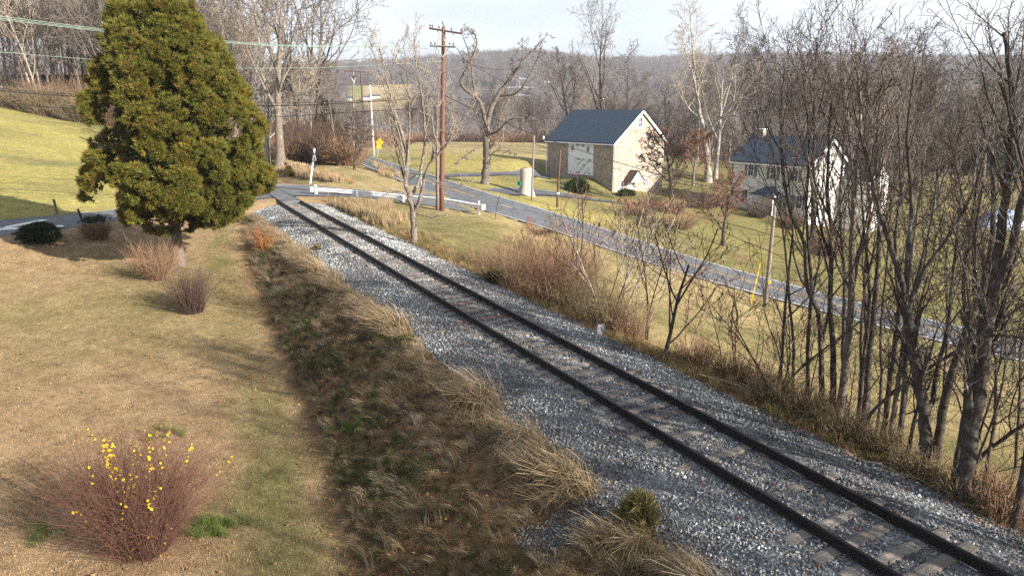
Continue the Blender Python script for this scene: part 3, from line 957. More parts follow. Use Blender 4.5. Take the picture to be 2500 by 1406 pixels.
def barn_door(xa, xb, za, zb, braces, name='door'):
    o = MB().box(xa, -.17, za, xb, -.102, zb).build(name, M_WHITE, barn)
    t_ = MB(); w = .12
    t_.box(xa, -.21, za, xa+w, -.172, zb).box(xb-w, -.21, za, xb, -.172, zb).box(xa+w, -.21, zb-w, xb-w, -.172, zb).box(xa+w, -.21, za, xb-w, -.172, za+w)
    zm = (za+zb)/2
    if braces:
        xm = (xa+xb)/2
        t_.box(xa+w, -.21, zm-.06, xm-.05, -.172, zm+.06).box(xm+.05, -.21, zm-.06, xb-w, -.172, zm+.06).box(xm-.05, -.215, za+w, xm+.05, -.172, zb-w)
        t_.build('door_frame', M_WHITE, o)
        for p_, q_ in (((xa+w, zm+.1), (xm-.1, zb-w)), ((xm+.1, zm+.1), (xb-w, zb-w)), ((xa+w, za+w), (xm-.1, zm-.1)), ((xm+.1, za+w), (xb-w, zm-.1))):
            MB().bar((p_[0], -.20, p_[1]), (q_[0], -.20, q_[1]), .06, .10, (0, 1, 0)).build('brace', M_GREYV, o)
        for e in (-.16, .16): MB().box(xm+e-.025, -.26, zm-.02, xm+e+.025, -.216, zm+.3).build('handle', M_RAIL, o)
        for zz in (za+.25, zb-.25):
            for sx, e in ((xa, 1), (xb, -1)):
                MB().box(min(sx, sx+e*.6), -.225, zz-.05, max(sx, sx+e*.6), -.212, zz+.05).build('hinge', M_RAIL, o)
    else:
        t_.build('door_frame', M_WHITE, o)
xa = front.hit(1394, 400)[0]; xb = front.hit(1404, 400)[0]; za = zb_ + .08; zd = front.hit(1430, 386)[1]
barn_door(xa, xb, za, zd, False)
barn_door(front.hit(1410, 400)[0], front.hit(1447, 400)[0] - .1, za, zd, True)
for px, py in ((1411.7, 351), (1424.6, 351.7)):
    x, z = front.hit(px, py)
    V = [(x + .36*math.cos(a*math.pi/12), -.15, z + .44*math.sin(a*math.pi/12)) for a in range(24)]
    V2 = [(q[0], -.101, q[2]) for q in V]
    vent = MB().hexa(V, V2).build('vent', M_GREYV, barn)
    for q in range(5):
        zz = z - .30 + .15*q; hw = .34*math.sqrt(max(0, 1 - ((zz-z)/.43)**2))
        MB().box(x-hw, -.18, zz-.02, x+hw, -.151, zz+.02).build('slat', M_GREYV, vent)
FM = Matrix.Translation((0, -.10, 0))
for px, py in ((1399.6, 361.4), (1437.5, 364.8)):
    x, z = front.hit(px, py); window(barn, FM, x, z, .52, .72, 3, 2, .05)
x, z = gable.hit(1563, 299); window(barn, GM, x, z, .7, 1.3, 2, 2, .10)
x, z = gable.hit(1516, 452); window(barn, GM, x, z, .85, 1.25, 3, 4, .08)
x, z = gable.hit(1577, 446); window(barn, GM, x, z, .85, 1.1, 3, 4, .08)
xd, z = gable.hit(1536.5, 461)
o = MB().box(xd-.5, -.09, z-1.1, xd+.5, .03, z+1.0).build('door', M_WHITE, barn); o.matrix_local = GM
MB().box(xd+.32, -.15, z-.05, xd+.4, -.092, z+.05).build('handle', M_RAIL, o)
MB().box(xd-.36, -.125, z-.95, xd+.36, -.092, z-.1).build('panel', M_WHITE, o)
# gabled hood over the lower door
h0 = z + 1.05
hood = MB().hexa([(xd-1.5, -1.5, h0+.0), (xd, -1.5, h0+1.5), (xd, .02, h0+1.5), (xd-1.5, .02, h0+.0)], [(xd-1.58, -1.5, h0+.12), (xd, -1.5, h0+1.64), (xd, .02, h0+1.64), (xd-1.58, .02, h0+.12)])
hood.hexa([(xd, -1.5, h0+1.5), (xd+1.5, -1.5, h0), (xd+1.5, .02, h0), (xd, .02, h0+1.5)], [(xd, -1.5, h0+1.64), (xd+1.58, -1.5, h0+.12), (xd+1.58, .02, h0+.12), (xd, .02, h0+1.64)])
ho = hood.build('door_hood', M_BROWNR, barn); ho.matrix_local = GM
MB().hexa([(xd-1.38, -1.42, h0+.02), (xd+1.38, -1.42, h0+.02), (xd, -1.42, h0+1.40)], [(xd-1.38, -1.36, h0+.02), (xd+1.38, -1.36, h0+.02), (xd, -1.36, h0+1.40)]).build('hood_gable', M_WHITE, ho)
for e in (-1.25, 1.25): MB().bar((xd+e, -.02, h0-1.0), (xd+e, -1.3, h0+.05), .1, .1).build('bracket', M_WHITE, ho)
# white trim
sl = (BR-BE)/(BD/2)
MB().box(-.25, -.55, BE-.42, BL+.25, -.42, BE-.27).build('gutter', M_WHITE, barn)
for e in (0, 1):
    ya, yb = (-.40, BD/2-.04) if e == 0 else (BD+.40, BD/2+.04)
    za = BE - .4*sl
    MB().bar((BL+.28, ya, za-.04), (BL+.28, yb, BR-.06), .06, .30, (0, 0, 1)).build('rake_board', M_WHITE, barn)
MB().tube([(-.06, -.12, 0), (-.06, -.12, BE-.4)], .05, 8).build('downspout', M_WHITE, barn)
MB().tube([(BL-.08, -.10, -.2), (BL-.08, -.10, BE-.4)], .035, 8).build('downspout', M_WHITE, barn)
lp = MB().tube([(-.05, -.05, BE-.05), (-.35, -.5, BE+.15)], .03, 6).build('yard_lamp', M_GREYV, barn)
V = MB().tube([(-.35, -.5, BE+.02), (-.36, -.52, BE+.12), (-.36, -.52, BE+.45)], [.22, .20, .08], 10).build('lamp_shade', M_WHITE, lp)

# bank ramp retaining wall by the doors
rw = empty('rubble_retaining_wall', G(*(BA + bd*9.6 - bg*2.5).xy), 'low rubble retaining wall holding the grassy ramp at the barn doors', 'wall')
b = MB(); rs = random.Random(5)
Pa = BA + bd*9.6 - bg*.05; Pb = BA + bd*8.9 - bg*5.0; Pa.z = Pb.z = 0
for i in range(8):
    q0 = Pa.lerp(Pb, i/8); q1 = Pa.lerp(Pb, (i+1)/8); z0_ = min(G(*q0.xy).z, G(*q1.xy).z)
    top = -3.05 - 1.5*(i/8)**1.3
    for c_ in range(5):
        zz0 = -6.2 + (top+6.2)*c_/5; zz1 = -6.2 + (top+6.2)*(c_+1)/5
        j = bd*((rs.random()-.5)*.08)
        so = MB().hexa([q0+j+Vector((0, 0, zz0+.01)), q0+j+bd*.45+Vector((0, 0, zz0+.01)), q1+j+bd*.45+Vector((0, 0, zz0+.01)), q1+j+Vector((0, 0, zz0+.01))],
                       [q0+j+Vector((0, 0, zz1-.01)), q0+j+bd*.45+Vector((0, 0, zz1-.01)), q1+j+bd*.45+Vector((0, 0, zz1-.01)), q1+j+Vector((0, 0, zz1-.01))]).build('stone', M_STONE2, None)
        so.parent = rw; so.matrix_parent_inverse = Matrix.Translation(rw.location).inverted()

# farmhouse behind the thicket
HA = at(1794, 383, 97.0); HB = at(1980, 395, 88.0)
hd = Vector((HB.x-HA.x, HB.y-HA.y, 0)); HL = hd.length; hd.normalize(); hg = Vector((-hd.y, hd.x, 0))
HZ = -8.0; HE = .2 - HZ; HR = 3.1 - HZ; HD = 8.0
house = building_frame(HA, hd, HZ, 'farmhouse', 'two-storey cream-sided farmhouse with dark roof behind the thicket', 'house')
V, F = gable_walls(HL, HD, HE, HR, -2.5); obj('wall', mesh_from('wall', V, F, M_SIDING), house)
MB().box(-.02, -.05, -2.4, HL+.05, HD+.05, .75).build('foundation', simple('white_washed_foundation', (.6, .58, .54), .85, .15, 4, .4), house)
for b in gable_roof(HL, HD, HE, HR, .45, .35): b.build('roof', M_SLATE, house)
hf = Wall(HA, hd, HZ); hgb = Wall(HB, hg, HZ)
HGM = Matrix.Translation((HL, 0, 0)) @ Matrix.Rotation(math.pi/2, 4, 'Z')
for px, py, w, h in ((1833.5, 416, .8, 1.45), (1941, 429, .8, 1.45), (1888, 424, .8, 1.45), (1817.5, 478, .95, 1.7), (1919, 492, .85, 1.5), (1951, 494, .8, 1.5)):
    x, z = hf.hit(px, py); window(house, I4, x, z, w, h, 2, 2, .09, shut=(py < 470 or px > 1900))
for y, z in ((2.0, 5.2), (5.2, 5.2), (2.0, 2.2), (5.2, 2.2), (3.6, HE+.9)): window(house, HGM, y, z, .8, 1.4 if z < HE else 1.0, 2, 2, .09)
sl2 = (HR-HE)/(HD/2)
for e in (0, 1):
    ya, yb = (-.45, HD/2-.04) if e == 0 else (HD+.45, HD/2+.04)
    MB().bar((HL+.38, ya, HE-.45*sl2-.04), (HL+.38, yb, HR-.06), .06, .26).build('rake_board', M_WHITE, house)
MB().box(-.35, -.62, HE-.52, HL+.35, -.47, HE-.38).build('gutter', M_WHITE, house)
for x in (-.0, HL): MB().box(x-.09 if x else -.03, -.04, .75, x+.03 if x else .09, -.012, HE-.2).build('corner_board', M_WHITE, house)
ch = MB().box(.9, HD/2-.45, HR-.6, 1.6, HD/2+.35, HR+.95).build('chimney', M_BRICK, house)
MB().box(.8, HD/2-.55, HR+.952, 1.7, HD/2+.45, HR+1.05).build('chimney_cap', M_WHITE, ch)
x, z = hf.hit(1882, 474); pz = z
porch = MB().hexa([(x-1.7, -2.0, pz-.15), (x+1.7, -2.0, pz-.15), (x+1.7, -.01, pz-.1), (x-1.7, -.01, pz-.1)], [(x-1.7, -2.0, pz-.02), (x+1.7, -2.0, pz-.02), (x+1.7, -.01, pz+.02), (x-1.7, -.01, pz+.02)]).build('porch', M_WHITE, house)
MB().hexa([(x-1.85, -2.15, pz+.022), (x+1.85, -2.15, pz+.022), (x+1.85, -.01, pz+.03), (x-1.85, -.01, pz+.03)], [(x-.25, -.9, pz+1.0), (x+.25, -.9, pz+1.0), (x+.25, -.01, pz+1.0), (x-.25, -.01, pz+1.0)]).build('porch_roof', M_SLATE, porch)
for xx in (x-1.6, x+1.6): MB().box(xx-.08, -1.95, .3, xx+.08, -1.79, pz-.151).build('post', M_WHITE, porch)
MB().box(x-1.8, -2.1, -.6, x+1.8, -.02, .3).build('porch_floor', M_WHITE, porch)
MB().box(x-.5, -.06, .35, x+.5, -.012, 2.4).build('door', M_SHUT, house)
wing = MB()
V, F = gable_walls(8.5, 5.0, 6.2, 8.2, -2.0)
wo = obj('wing', mesh_from('wing', V, F, M_SIDING), house); wo.location = (HL-5.0, HD, 0)
for b in gable_roof(8.5, 5.0, 6.2, 8.2, .3, .3): b.build('roof', M_SLATE, wo)
WG = Matrix.Translation((8.5, 0, 0)) @ Matrix.Rotation(math.pi/2, 4, 'Z')
for y in (1.4, 3.6): window(wo, WG, y, 4.6, .8, 1.4, 2, 2, .09)

# ------------------------------------------------------------------ poles, wires, signs, guardrail, posts
M_POLE_R = bark('creosoted_red_brown_pole', (.070, .036, .027), (.17, .090, .062))
M_POLE_G = bark('weathered_grey_brown_pole', (.12, .095, .080), (.27, .225, .19))
M_POLE_W = bark('pale_bleached_pole', (.36, .34, .31), (.62, .60, .57))
M_WIRE = simple('black_cable', (.012, .012, .014), .6, .2, 5, 0)
M_WIREG = simple('bare_green_grey_conductor', (.30, .42, .34), .45, .2, 5, 0, metal=.2)
M_INS = simple('brown_porcelain', (.10, .07, .06), .3, .2, 5, 0)
M_GALV = simple('galvanised_steel', (.76, .78, .80), .45, .10, 6, .1, metal=.1)
M_PYLON = simple('dull_grey_pylon_steel', (.30, .32, .35), .6, .1, 2, 0)
M_DKSTEEL = simple('dark_rusty_post', (.06, .045, .04), .7, .3, 15, .2)
M_YSIGN = simple('yellow_sign_sheet', (.78, .40, .010), .5, .05, 5, 0)
M_GSIGN = simple('green_sign_sheet', (.010, .36, .22), .5, .08, 5, 0)
M_BLACK = simple('black_sign_paint', (.015, .015, .015), .6, .1, 5, 0)

def sub(o, root):                            # part modelled in world coordinates under a thing at root.location
    o.parent = root; o.matrix_parent_inverse = root.matrix_basis.inverted() if root.rotation_euler.z == 0 else root.matrix_basis.inverted()
    return o
def pole(name, basepx, toppx, r, mat, label, Y=None, z=None, arms=(), cat='utility pole', band=None):
    p = foot(*basepx, Y=Y, z=z); top = at(*toppx, p.y)
    root = empty(name, p, label, cat)
    root.matrix_basis = Matrix.Translation(p)
    n = 6
    pts = [p.lerp(top, i/n) for i in range(n+1)]; pts[0] = p - Vector((0, 0, .6))
    sub(MB().tube(pts, [r*(1 - .33*i/n) for i in range(n+1)], 12).build('shaft', mat, smooth=True), root)
    for (pa, pb, dy, w, ins) in arms:
        a = at(*pa, p.y - .18 + dy); b = at(*pb, p.y - .18 - dy)
        arm = sub(MB().bar(a, b, .11, .13).build('crossarm', mat), root)
        for u in ins:
            q = a.lerp(b, u) + Vector((0, 0, .07))
            io = MB().tube([q, q+Vector((0, 0, .08)), q+Vector((0, 0, .10)), q+Vector((0, 0, .17)), q+Vector((0, 0, .20))], [.02, .025, .07, .06, .03], 8).build('insulator', M_INS, smooth=True)
            io.parent = arm; io.matrix_parent_inverse = Matrix.Identity(4)
        cpt = a.lerp(b, .5)
        for e in (.22, .78):
            br = MB().bar(a.lerp(b, e), cpt - Vector((0, 0, .75)), .03, .05).build('brace', M_GALV); br.parent = arm; br.matrix_parent_inverse = Matrix.Identity(4)
    if band:
        q = at(*band, p.y); sub(MB().tube([q - Vector((0, 0, .09)), q + Vector((0, 0, .09))], r*1.06, 12).build('band', M_YSIGN if name != 'service_pole' else M_WHITE), root)
    return root, p, top
bp, bp0, bpt = pole('utility_pole', (1078, 516), (1083, 66), .20, M_POLE_R, 'tall red-brown utility pole with two crossarms beside the guardrail', z=-.75,
                    arms=[((1048, 70), (1128, 83), .5, .1, (.03, .10, .3, .68, .97)), ((1050, 113), (1110, 115), .5, .1, (.04, .2, .8, .95))])
sub(MB().tube([bpt, bpt + Vector((-.08, 0, .35))], [.03, .05], 6).build('top_insulator', M_INS), bp)
pole('utility_pole', (1068, 511), (1066, 256), .13, M_POLE_G, 'shorter grey stub pole tight behind the tall red-brown pole', Y=bp0.y + .6)
pole('utility_pole', (913, 381), (903, 208), .17, M_POLE_W, 'bleached leaning pole beside the yellow road sign')
pole('utility_pole', (864, 405), (862, 176), .13, M_POLE_G, 'slim grey pole among bushes at the far end of the road', Y=84, arms=[((852, 186), (874, 187), .2, .1, (.1, .9))])
pole('utility_pole', (1298, 491), (1304, 331), .12, M_POLE_G, 'thin grey pole right beside the tall cut-off trunk')
pole('service_pole', (1360, 506), (1368, 365), .13, M_POLE_R, 'short dark pole with white band in front of the barn', band=(1362, 472))
rp, rp0, rpt = pole('utility_pole', (1868, 747), (1892, 502), .17, M_POLE_G, 'brown utility pole with yellow band beside the lower road', band=(1876, 688))
pole('utility_pole', (2072, 700), (2082, 440), .15, M_POLE_G, 'tan pole showing through the thicket in front of the farmhouse', Y=66)
# far double-pole transmission frame and lattice pylons
hp = at(868, 250, 240); root = empty('transmission_frame', Vector((hp.x, hp.y, -6)), 'dark twin-pole transmission frame far up the valley', 'power pylon'); root.matrix_basis = Matrix.Translation(root.location)
for a, b in (((861, 175), (865, 262)), ((881, 176), (886, 262))):
    A, B = at(*a, 240), at(*b, 240); sub(MB().tube([B - Vector((0, 0, 6)), A], .30, 8).build('shaft', M_POLE_R), root)
sub(MB().bar(at(840, 174, 240), at(899, 177, 240), .3, .4).build('crossarm', M_POLE_R), root)
def pylon(px, ytop, ybase, Y, label, hw):
    t_, b_ = at(px, ytop, Y), at(px, ybase, Y); root = empty('lattice_pylon', b_, label, 'power pylon'); root.matrix_basis = Matrix.Translation(b_)
    Hh = t_.z - b_.z; bar = max(.05, Y*.00022)
    m_ = MB()
    def corner(k, u): w = hw*(1-.8*min(u/.75, 1)); return b_ + Vector(((1 if k in (0, 3) else -1)*w, (1 if k < 2 else -1)*w, Hh*u))
    lv = [0, .18, .34, .48, .6, .72, .84, 1.0]
    legs = [sub(MB().tube([corner(k, u) for u in lv], bar, 4).build('leg', M_PYLON), root) for k in range(4)]
    for i in range(len(lv)-1):
        for k in range(4):
            j = (k+1) % 4
            m_.bar(corner(k, lv[i]), corner(j, lv[i+1]), bar, bar).bar(corner(j, lv[i]), corner(k, lv[i+1]), bar, bar)
    sub(tag(m_.build('lattice', M_PYLON), kind='stuff'), root)
    for u, w in ((.70, 5.5), (.82, 7.5), (.95, 5.0)):
        s_ = Hh/26
        c0 = b_ + Vector((0, 0, Hh*u)); sub(MB().hexa([c0+Vector((-w*s_, -.1, 0)), c0+Vector((0, -.1, .0)), c0+Vector((w*s_, -.1, 0)), c0+Vector((0, -.1, .8*s_))], [c0+Vector((-w*s_, .1, 0)), c0+Vector((0, .1, .0)), c0+Vector((w*s_, .1, 0)), c0+Vector((0, .1, .8*s_))]).build('crossarm', M_PYLON), root)
pylon(1265, 186, 345, 262, 'pale lattice pylon standing in the wood left of the barn', 2.6)
pylon(1335, 152, 185, 1150, 'distant white lattice pylon near the top of the hill', 4.0)

def wire(name, pts, r, label, mat=M_WIRE, cat='cable'):
    L_ = catmull([at(*q) for q in pts], 8)
    o = MB().tube(L_, r, 5).build(name, mat, smooth=True)
    return tag(o, label, cat)
for k, (dy, lb) in enumerate(((0, 'upper green-grey line crossing above the cedar'), (5, 'middle green-grey line crossing above the cedar'), (9, 'lower green-grey line crossing above the cedar'))):
    wire('power_line', [(-420, -12+dy*2, 38), (0, 40+dy, 42.5), (270, 74+dy*.6, 44.8), (530, 99+dy*.5, 46.8), (740, 112+dy*.3, 48), (1052 + k*27, 113, 49.6)], .013, lb, M_WIREG, 'power line')
wire('power_line', [(-420, 110, 39), (0, 128, 42.5), (110, 137, 43.5), (500, 165, 46), (800, 165, 48), (1080, 150, 49.7)], .011, 'thin pale line ending halfway up the red-brown pole', M_WIREG, 'power line')
wire('cable', [(-420, 185, 38), (0, 222, 42.5), (235, 239, 44.5), (640, 258, 47), (880, 250, 48.6), (1080, 236, 49.6)], .030, 'thick black cable sagging behind the cedar to the red-brown pole')
wire('cable', [(-420, 178, 38), (0, 217, 42.4), (235, 234, 44.4), (640, 252, 46.9), (880, 246, 48.5), (1080, 233, 49.5)], .016, 'thinner black cable just above the thick one behind the cedar')
wire('cable', [(-420, 215, 38), (0, 250, 42.5), (235, 270, 44.5), (645, 285, 47), (830, 276, 48.2), (1080, 262, 49.6)], .022, 'lowest black cable crossing the left field')
wire('cable', [(1082, 233, 49.5), (1250, 308, 54), (1400, 362, 57.5), (1600, 424, 60.5), (1760, 462, 62), (1891, 484, rp0.y), (2200, 560, 60), (2700, 660, 54)], .032, 'heavy black cable descending from the tall pole past the barn')
wire('cable', [(1082, 262, 49.5), (1250, 330, 54), (1400, 383, 57.5), (1600, 437, 60.5), (1760, 468, 62), (1891, 508, rp0.y), (2200, 572, 60), (2700, 672, 54)], .018, 'thin cable below the heavy one running past the barn')
wire('cable', [(1083, 118, 49.5), (1250, 210, 54), (1460, 290, 58), (1650, 350, 60.5), (1800, 395, 62), (1892, 420, 62.5), (2300, 500, 60), (2700, 580, 55)], .014, 'thin cable high across the barn roof')
wire('cable', [(1110, 115, 49.6), (1230, 170, 70), (1400, 150, 180), (1450, 162, 300)], .02, 'faint line running from the tall pole towards the hill')
wire('cable', [(1304, 338, 73), (1330, 352, 76), (1345, 350, 90)], .012, 'slack service line from the thin grey pole to the barn')

# crossbuck, seen almost edge-on, leaning
p = foot(756, 449); top = at(768, 363, p.y)
cb = empty('crossbuck_sign', p, 'leaning railway crossbuck sign seen from its dark back', 'road sign'); cb.matrix_basis = Matrix.Translation(p)
sub(MB().bar(p - Vector((0, 0, .4)), p.lerp(top, 1.0), .14, .14).build('post', M_POLE_W), cb)
fc = Vector((.90, .435, 0)); sd = Vector((-.435, .90, 0))
c0 = p.lerp(top, .80)
for e in (1, -1):
    d_ = (sd*e*.72 + Vector((0, 0, .70))).normalized()
    sub(MB().bar(c0 + fc*(.09 + .02*e) - d_*.62, c0 + fc*(.09 + .02*e) + d_*.62, .02, .22, fc.cross(d_)).build('blade', M_WHITE), cb)
    sub(MB().bar(c0 - fc*(.09 + .02*e) - d_*.62, c0 - fc*(.09 + .02*e) + d_*.62, .02, .22, fc.cross(d_)).build('blade', simple('blue_grey_sign_back_%d' % e, (.10, .11, .20), .6, .2, 4, 0)), cb)
q = p.lerp(top, .52); sub(MB().bar(q + fc*.1 - Vector((0, 0, .22)), q + fc*.1 + Vector((0, 0, .22)), .4, .02, sd).build('small_plate', M_BLACK), cb)

# yellow warning sign with curved arrow and plate
p = foot(921, 384); 
ys = empty('road_sign', p, 'yellow diamond warning sign with small plate on white post', 'road sign'); ys.matrix_basis = Matrix.Translation(p)
t_ = at(927, 343, p.y); fv = Vector((.12, -.99, 0)).normalized(); rv = Vector((.99, .12, 0)).normalized(); up = Vector((0, 0, 1))
sub(MB().bar(p - up*.3, t_ + up*.3, .09, .09).build('post', M_POLE_W), ys)
cS = at(927, 348, p.y) + fv*.08; hs = .62
D_ = [cS + rv*hs, cS + up*hs, cS - rv*hs, cS - up*hs]
pl = sub(MB().hexa([q + fv*.02 for q in D_][::-1], [q - fv*.0 for q in D_][::-1]).build('sign_panel', M_YSIGN), ys)
ar = MB()
apts = [cS + rv*.10 - up*.30, cS + rv*.10 + up*.02, cS + rv*.0 + up*.16, cS - rv*.14 + up*.18]
for a, b in zip(apts, apts[1:]): ar.bar(a + fv*.03, b + fv*.03, .075, .01, fv)
ar.hexa([cS - rv*.30 + up*.18 + fv*.026, cS - rv*.12 + up*.06 + fv*.026, cS - rv*.12 + up*.30 + fv*.026], [cS - rv*.30 + up*.18 + fv*.034, cS - rv*.12 + up*.06 + fv*.034, cS - rv*.12 + up*.30 + fv*.034])
o = ar.build('arrow', M_BLACK); o.parent = pl; o.matrix_parent_inverse = Matrix.Identity(4)
cS2 = at(925.5, 359, p.y) + fv*.08
sub(MB().hexa([cS2 + rv*a*.36 + up*b*.30 + fv*.02 for a, b in ((-1, -1), (1, -1), (1, 1), (-1, 1))], [cS2 + rv*a*.36 + up*b*.30 for a, b in ((-1, -1), (1, -1), (1, 1), (-1, 1))]).build('plate', M_YSIGN), ys)

# green street-name blade at the junction
p = G(*atz(1030, 478, -.8).xy); c1 = at(1026, 428.5, p.y)
ss_ = empty('street_sign', p, 'green street-name sign on a thin post at the junction', 'road sign'); ss_.matrix_basis = Matrix.Translation(p)
sub(MB().tube([p - up*.3, Vector((p.x, p.y, c1.z))], .03, 8).build('post', M_GALV), ss_)
fv2 = Vector((-.15, -.99, 0)).normalized(); rv2 = Vector((.99, -.15, 0)).normalized()
cq = Vector((p.x, p.y, c1.z)) + fv2*.05
bl = sub(MB().hexa([cq + rv2*a*.56 + up*b*.13 for a, b in ((-1, -1), (1, -1), (1, 1), (-1, 1))], [cq - fv2*.02 + rv2*a*.56 + up*b*.13 for a, b in ((-1, -1), (1, -1), (1, 1), (-1, 1))]).build('blade', M_GSIGN), ss_)
cu = bpy.data.curves.new('lettering', 'FONT'); cu.body = 'Ca'; cu.size = .24; cu.align_x = 'LEFT'
lt = bpy.data.objects.new('lettering', cu)
dg = bpy.context.evaluated_depsgraph_get()
C.objects.link(lt); dg.update()
lme = bpy.data.meshes.new_from_object(lt.evaluated_get(dg)); bpy.data.objects.remove(lt)
lme.materials.clear(); lme.materials.append(M_WHITE)
lo = obj('lettering', lme, bl)
lo.matrix_parent_inverse = Matrix.Identity(4)
mt = Matrix((rv2, up, fv2)).transposed().to_4x4(); mt.translation = cq + fv2*.006 - rv2*.50 - up*.085
lo.matrix_basis = mt

# guardrail along the side road
g_px = [(772, 475, -.10), (874, 482, -.25), (985, 494, -.5), (1075, 508, -.72), (1169, 524, -.95)]
gp = [G(*atz(*q).xy) for q in g_px]
gr = empty('guardrail', gp[2], 'galvanised steel guardrail with round end terminals along the side road', 'guardrail'); gr.matrix_basis = Matrix.Translation(gr.location)
Lr = resample(catmull(gp, 8), 60)
prof_w = [(-.165, .03), (-.13, -.03), (-.07, -.03), (-.02, .05), (.02, .05), (.07, -.03), (.12, -.03), (.165, .06)]
V = []; F = []
for i, q in enumerate(Lr):
    d_ = Lr[min(i+1, 59)] - Lr[max(i-1, 0)]; d_.z = 0; d_.normalize(); nn = Vector((d_.y, -d_.x, 0))
    for th in (0, .03):
        for h, o_ in prof_w: V.append(tuple(q + up*(.60+h) - nn*(o_ + .09 + th)))
n = len(prof_w)
for i in range(59):
    for th in (0, 1):
        for k in range(n-1):
            a = i*2*n + th*n + k; f = (a, a+1, a+2*n+1, a+2*n)
            F.append(f if th else f[::-1])
for i in range(59):
    for e in (0, n-1):
        a = i*2*n + e; F.append((a, a+n, a+3*n, a+2*n))
sub(obj('beam', mesh_from('beam', V, F, M_GALV, False)), gr)
for i, q in enumerate(gp):
    d_ = (gp[min(i+1, 4)] - gp[max(i-1, 0)]); d_.z = 0; d_.normalize(); nn = Vector((d_.y, -d_.x, 0))
    sub(MB().bar(q - up*.5 + nn*.02, q + up*(1.02 if i in (0, 4) else .80) + nn*.02, .16, .13, nn).build('post', M_GALV), gr)
    sub(MB().box(-.06, -.04, -.16, .06, .06, .16).build('spacer', M_GALV), gr).matrix_basis = Matrix.Translation(q + up*.6 - nn*.06)
for q, e in ((gp[0], -1), (gp[4], 1)):
    d_ = (gp[1]-gp[0]).normalized() if e < 0 else (gp[4]-gp[3]).normalized()
    c_ = q + d_*e*.38 + up*.62
    sub(MB().tube([c_ - up*.20, c_ + up*.20], .20, 16).build('end_terminal', simple('white_end_terminal_%d' % e, (.66, .68, .72), .5, .08, 4, .05), smooth=False), gr)

def stake(name, bpx, tpx, r, mat, label, square=True, cat='post'):
    p = foot(*bpx); t_ = at(*tpx, p.y); root = empty(name, p, label, cat); root.matrix_basis = Matrix.Translation(p)
    if square: sub(MB().bar(p - up*.3, t_, r*2, r*2).build('shaft', mat), root)
    else: sub(MB().tube([p - up*.3, p.lerp(t_, .5), t_], r, 8).build('shaft', mat), root)
    sub(MB().bar(t_ - (t_-p)*.004, t_ + (t_-p).normalized()*.015, r*2.3, r*2.3).build('cap', mat), root)
stake('fence_post', (141, 523), (131, 487), .055, simple('mossy_green_post', (.10, .12, .06), .85, .3, 10, .3), 'mossy green wooden post at the far kerb of the side road')
stake('marker_rod', (211, 556), (190, 511), .045, M_BLACK, 'black rod leaning left over the brown clipped shrub')
stake('marker_rod', (1207, 535), (1219, 478), .03, M_DKSTEEL, 'thin dark rod just right of the guardrail end', False)
stake('marker_post', (1287, 553), (1289, 529), .06, simple('dull_red_paint', (.30, .045, .035), .7, .2, 8, .1), 'short red post by the lower road edge')
stake('marker_post', (1832, 742), (1857, 640), .035, M_YSIGN, 'slim yellow marker next to the brown pole by the road', True)

# tall cut-off trunk
def lathe(name, pts, rad, mat, seed, n=18, amp=.08):
    rs = random.Random(seed); V = []; F = []
    ph = [rs.random()*6 for _ in range(4)]
    for i, (p, r) in enumerate(zip(pts, rad)):
        for k in range(n):
            a = 2*math.pi*k/n; q = 1 + amp*math.sin(3*a+ph[0]+i*.2) + amp*.6*math.sin(7*a+ph[1]) + amp*.4*(rs.random()-.5)
            V.append((p.x + math.cos(a)*r*q, p.y + math.sin(a)*r*q, p.z))
    m_ = len(pts)
    for i in range(m_-1):
        for k in range(n): j = (k+1) % n; F.append((i*n+k, i*n+j, (i+1)*n+j, (i+1)*n+k))
    F.append(tuple((m_-1)*n+k for k in range(n)))
    return mesh_from(name, V, F, mat, True)
p = foot(1283, 476); root = empty('tree_stump', p, 'tall pale cut-off trunk without branches beside the driveway', 'stump'); root.matrix_basis = Matrix.Translation(p)
hS = at(1285, 411, p.y).z - p.z
M_PALEBARK = bark('pale_peeling_bark', (.24, .20, .17), (.52, .48, .43))
sub(obj('trunk', lathe('trunk', [p - up*.3, p + up*.3, p + up*hS*.3, p + up*hS*.65, p + up*hS*.93 + Vector((.1, 0, 0)), p + up*hS + Vector((.1, 0, 0))], [1.05, .85, .70, .66, .74, .66], M_PALEBARK, 4)), root)
sub(MB().box(-.28, -.02, -.22, .28, .02, .22).build('green_plate', M_GSIGN), root).matrix_basis = Matrix.Translation(p + Vector((-.72, -.5, hS*.45))) @ Matrix.Rotation(-.9, 4, 'Z')

# pale blue covered shape far right, seen through the thicket
p = foot(2440, 556)
root = empty('covered_shape', p, 'pale blue tarpaulin over a low load on the far right lawn', 'tarpaulin'); root.matrix_basis = Matrix.Translation(p)
V = []; F = []; rs = random.Random(8); nn_ = 12; mm = 8
for i in range(nn_+1):
    for j in range(mm+1):
        u, v = i/nn_*2-1, j/mm*2-1
        h = 2.6*(1-abs(u)**3.5)*(1-abs(v)**3) + .12*(rs.random()-.5)
        V.append((p.x + u*3.2, p.y + v*1.6, p.z + max(-.15, h)))
for i in range(nn_):
    for j in range(mm): a = i*(mm+1)+j; F.append((a, a+mm+1, a+mm+2, a+1))
sub(obj('sheet', mesh_from('sheet', V, F, simple('pale_blue_tarpaulin', (.24, .31, .45), .6, .12, 2, .3), True)), root)
sub(MB().bar((p.x-3.1, p.y-1.75, p.z+.35), (p.x+3.1, p.y-1.75, p.z+.35), .05, .07).build('tie_rope', M_DKSTEEL), root)

